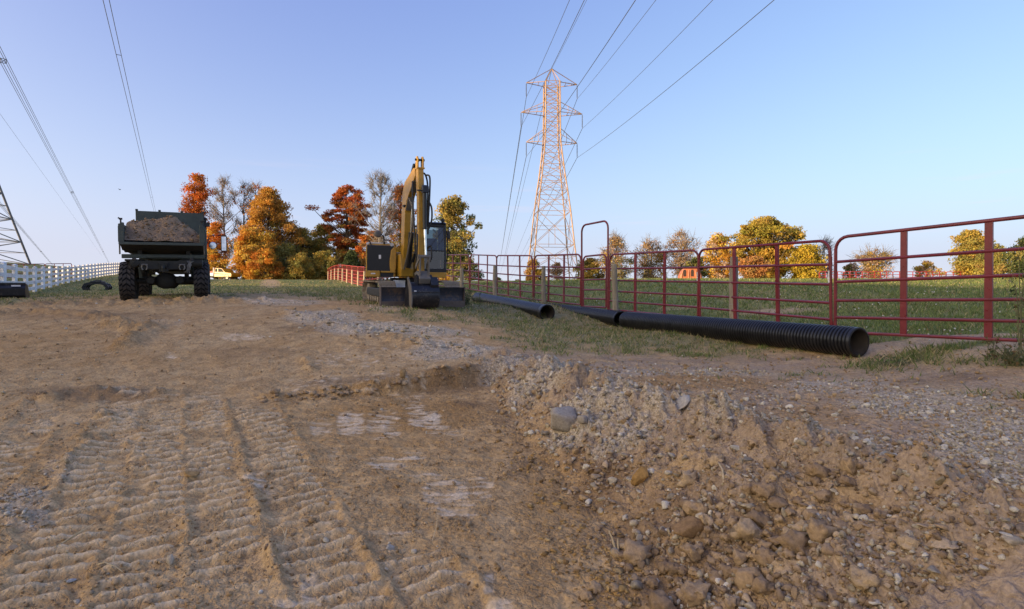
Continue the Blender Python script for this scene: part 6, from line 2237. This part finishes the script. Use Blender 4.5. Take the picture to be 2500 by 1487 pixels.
tree(1010, 690, 86, 560, 50, 'gold and olive tree behind the excavator arm', GOLD + OLIVE + BROWN, 320, 'round', 120, 80, .32, .02, .2)
tree(1085, 690, 84, 560, 30, 'orange tree glowing just right of the excavator cab', ORGOLD + BROWN, 321, 'round', 80, 75, .3, .02, .16)
tree(1106, 692, 70, 478, 52, 'ragged olive gold tree standing right of the excavator cab', DKOL + OLIVE + GOLD, 322, 'round', 150, 62, .30, .10, .24, clump_r=.95, low_pal=DKOL + GREEND)
tree(1145, 690, 66, 632, 34, 'scraggly dark shrub under the ragged olive tree', DKOL + GREEND, 323, 'round', 50, 50, .26, .0, .08, name='bush', cat='bush', clump_r=.7)
# right-hand belt
tree(1302, 690, 88, 634, 22, 'small gold shrub between the pylon legs', GOLD + BROWN, 331, 'round', 50, 70, .28, .0, .08, name='bush', cat='bush', clump_r=.7)
tree(1360, 690, 96, 640, 20, 'small sparse shrub right of the pylon base', BROWN + PINKY, 332, 'round', 40, 40, .26, .0, .08, name='bush', cat='bush', clump_r=.7)
tree(1440, 690, 80, 630, 34, 'low gold bush under the arched gate frame', GOLD + DKOL, 333, 'round', 80, 75, .28, .0, .1, name='bush', cat='bush', clump_r=.8)
tree(1505, 690, 78, 577, 38, 'sparse grey green tree right of the arched gate frame', DKOL + BROWN + PINKY, 334, 'round', 90, 30, .26, .08, .16, M_BARKG, spray=3, low_pal=GOLD + DKOL)
tree(1590, 690, 84, 582, 40, 'sparse brown leaved tree left of the pale pink tree', BROWN + PINKY + GOLD, 335, 'round', 90, 36, .26, .06, .16, M_BARKG, spray=3)
tree(1662, 690, 82, 562, 42, 'pale pinkish thin tree above the orange hutch', PINKY + BROWN, 336, 'vase', 80, 26, .26, .2, .18, M_BARKG, spray=4)
tree(1700, 692, 74, 628, 26, 'small dark evergreen beside the orange hutch', GREEND + DKOL, 337, 'round', 50, 80, .26, .0, .08, name='bush', cat='bush', clump_r=.7)
tree(1868, 692, 72, 530, 100, 'broad golden tree behind the middle of the red fence', GOLD + [(.44, .34, .05), (.36, .30, .05)], 338, 'vase', 230, 90, .30, .08, .3, M_BARK, clump_r=1.1, flatc=.5, low_pal=GOLD + ORGOLD)
tree(1755, 692, 74, 570, 40, 'pale orange tree on the left flank of the broad golden tree', ORGOLD + PINKY, 339, 'round', 110, 60, .28, .04, .18, clump_r=.95)
tree(1838, 694, 66, 625, 36, 'low rosy tree in front of the broad golden tree', [(.55, .25, .08), (.50, .30, .10)], 340, 'vase', 70, 60, .26, .2, .12, M_BARKG, clump_r=.8)
tree(1968, 694, 68, 598, 42, 'yellow tree on the right flank of the broad golden tree', [(.60, .42, .05), (.52, .38, .05)], 341, 'round', 110, 90, .28, .02, .16, clump_r=.9)
tree(2012, 692, 78, 590, 26, 'bare twiggy tree right of the broad golden tree', BROWN, 342, 'vase', 36, 5, .25, .15, .14, M_BARKG, spray=8)
tree(2135, 692, 70, 608, 52, 'thin pale bronze tree behind the near red panel', PINKY + BROWN + GOLD, 343, 'vase', 70, 34, .24, .15, .12, M_BARKG, spray=3, clump_r=.8)
tree(2080, 692, 74, 640, 30, 'low pale shrub left of the thin bronze tree', DKOL + PINKY, 344, 'round', 40, 50, .24, .0, .07, name='bush', cat='bush', clump_r=.6)
tree(2262, 692, 74, 634, 36, 'low sparse shrub left of the far golden green tree', PINKY + GOLD, 345, 'round', 50, 40, .24, .0, .08, name='bush', cat='bush', clump_r=.6)
tree(2372, 692, 62, 562, 56, 'dense golden green tree near the right edge', GOLD + OLIVE, 346, 'vase', 140, 90, .27, .05, .22, clump_r=.95, flatc=.55, low_pal=OLIVE + GOLD + DKOL)
tree(2425, 692, 58, 600, 40, 'olive bush on the right flank of the golden green tree', OLIVE + DKOL, 347, 'round', 90, 85, .25, .0, .14, name='bush', cat='bush', clump_r=.8)
tree(2520, 694, 40, 575, 60, 'dark green thicket at the right edge behind the fence', GREEND + DKOL, 348, 'round', 130, 90, .2, .0, .14, name='bush', cat='bush', clump_r=.7)
# far land at left
for i, (p_, hp_, t_) in enumerate(((1215, 14, 676), (1180, 22, 678), (1265, 10, 678))):
    tree(p_, 690, 110, t_, hp_, ['tiny distant shrub left of the pylon on the skyline', 'second tiny distant shrub farther left of the pylon', 'tiny distant shrub touching the left leg of the pylon'][i], DKOL, 350 + i, 'round', 16, 60, .3, .0, .05, name='bush', cat='bush', clump_r=.5)

# weeds and vines close by
def weed(px_, py_, Y, n, h, spread, leaf, palette, label, seed, stems=10, name='weed', top=None):
    rg = np.random.default_rng(seed)
    x0 = (px_ - CX) / FPX * Y
    z0 = gz(x0, Y)
    root = thing(name, label, 'weed', (x0, Y, z0))
    sm = MB()
    pos = []
    for k in range(stems):
        a = rg.uniform(0, 2 * np.pi)
        e = np.array((spread * rg.uniform(.2, 1) * math.cos(a), spread * rg.uniform(.2, 1) * math.sin(a) * .7, h * rg.uniform(.45, 1.05)))
        m_ = np.array((e[0] * .35, e[1] * .35, e[2] * .65))
        pts = bez(np.array((rg.normal(0, .03), rg.normal(0, .03), -.03)), m_, e, 6)
        sm.tube([tuple(q) for q in pts], [.006, .0055, .005, .004, .003, .002], 4, cap=False)
        for _ in range(n // stems):
            t_ = rg.uniform(.15, 1)
            q = pts[min(int(t_ * 5), 5)]
            pos.append(q + rg.normal(0, leaf * .9, 3))
    sm.build('stems', M_STALK if name == 'dry_weed' else bark_mat('weed_stem', (.16, .15, .07)), root)
    pos = np.array(pos)
    N = len(pos)
    colr = pal(rg, N, palette, .2)
    M = rotmats(rg, N)
    q = np.array([(-.5, -.05, 0), (.0, -.28, .05), (.55, .0, -.05), (.0, .28, .05)])
    v = np.einsum('nij,kj->nki', M, q) * (leaf * rg.uniform(.6, 1.3, N))[:, None, None] + pos[:, None, :]
    me = np_mesh('leaves', v.reshape(-1, 3), np.arange(4 * N).reshape(N, 4), M_LEAF, np.repeat(colr, 4, axis=0))
    o = bpy.data.objects.new('leaves', me)
    col.objects.link(o)
    o.parent = root
    return root
WEEDG = [(.13, .16, .07), (.17, .19, .09), (.10, .125, .055), (.24, .22, .12)]
weed(1140, 745, 17.2, 420, .55, .42, .055, WEEDG, 'grey green weed clump between the blade and the smooth pipe', 361, 24)
weed(1168, 738, 19.0, 200, .40, .35, .05, WEEDG, 'low weed tuft behind the far end of the smooth pipe', 362, 14)
weed(1230, 724, 21.4, 160, .30, .40, .05, [(.40, .33, .22), (.30, .26, .16)] + WEEDG, 'dry seedy weed tuft at the foot of the far panels', 363, 14)
weed(1300, 728, 19.3, 160, .28, .40, .05, [(.40, .33, .22), (.30, .26, .16)] + WEEDG, 'dry pale weed tuft left of the pylon under the fence', 364, 14)
weed(2470, 862, 6.55, 180, .30, .30, .045, WEEDG + [(.20, .13, .06)], 'leafy green weed at the foot of the near panel, right edge', 365, 20)
weed(2420, 868, 6.9, 110, .34, .14, .035, [(.16, .10, .05), (.12, .12, .05)], 'brown leaved weed stem before the near panel', 366, 5)
weed(2492, 800, 6.7, 110, 1.5, .12, .045, GREEND + WEEDG + [(.20, .11, .05)], 'vine climbing the near panel at the right edge', 367, 9, name='vine')
weed(1856, 770, 11.4, 40, .62, .05, .03, [(.22, .15, .08), (.16, .12, .06)], 'thin dried weed stem standing behind the fence by the thick post', 368, 3)
weed(2180, 890, 7.4, 200, .09, .45, .045, WEEDG + [(.16, .22, .07)], 'low green weed patch beside the ribbed pipe end', 370, 26)
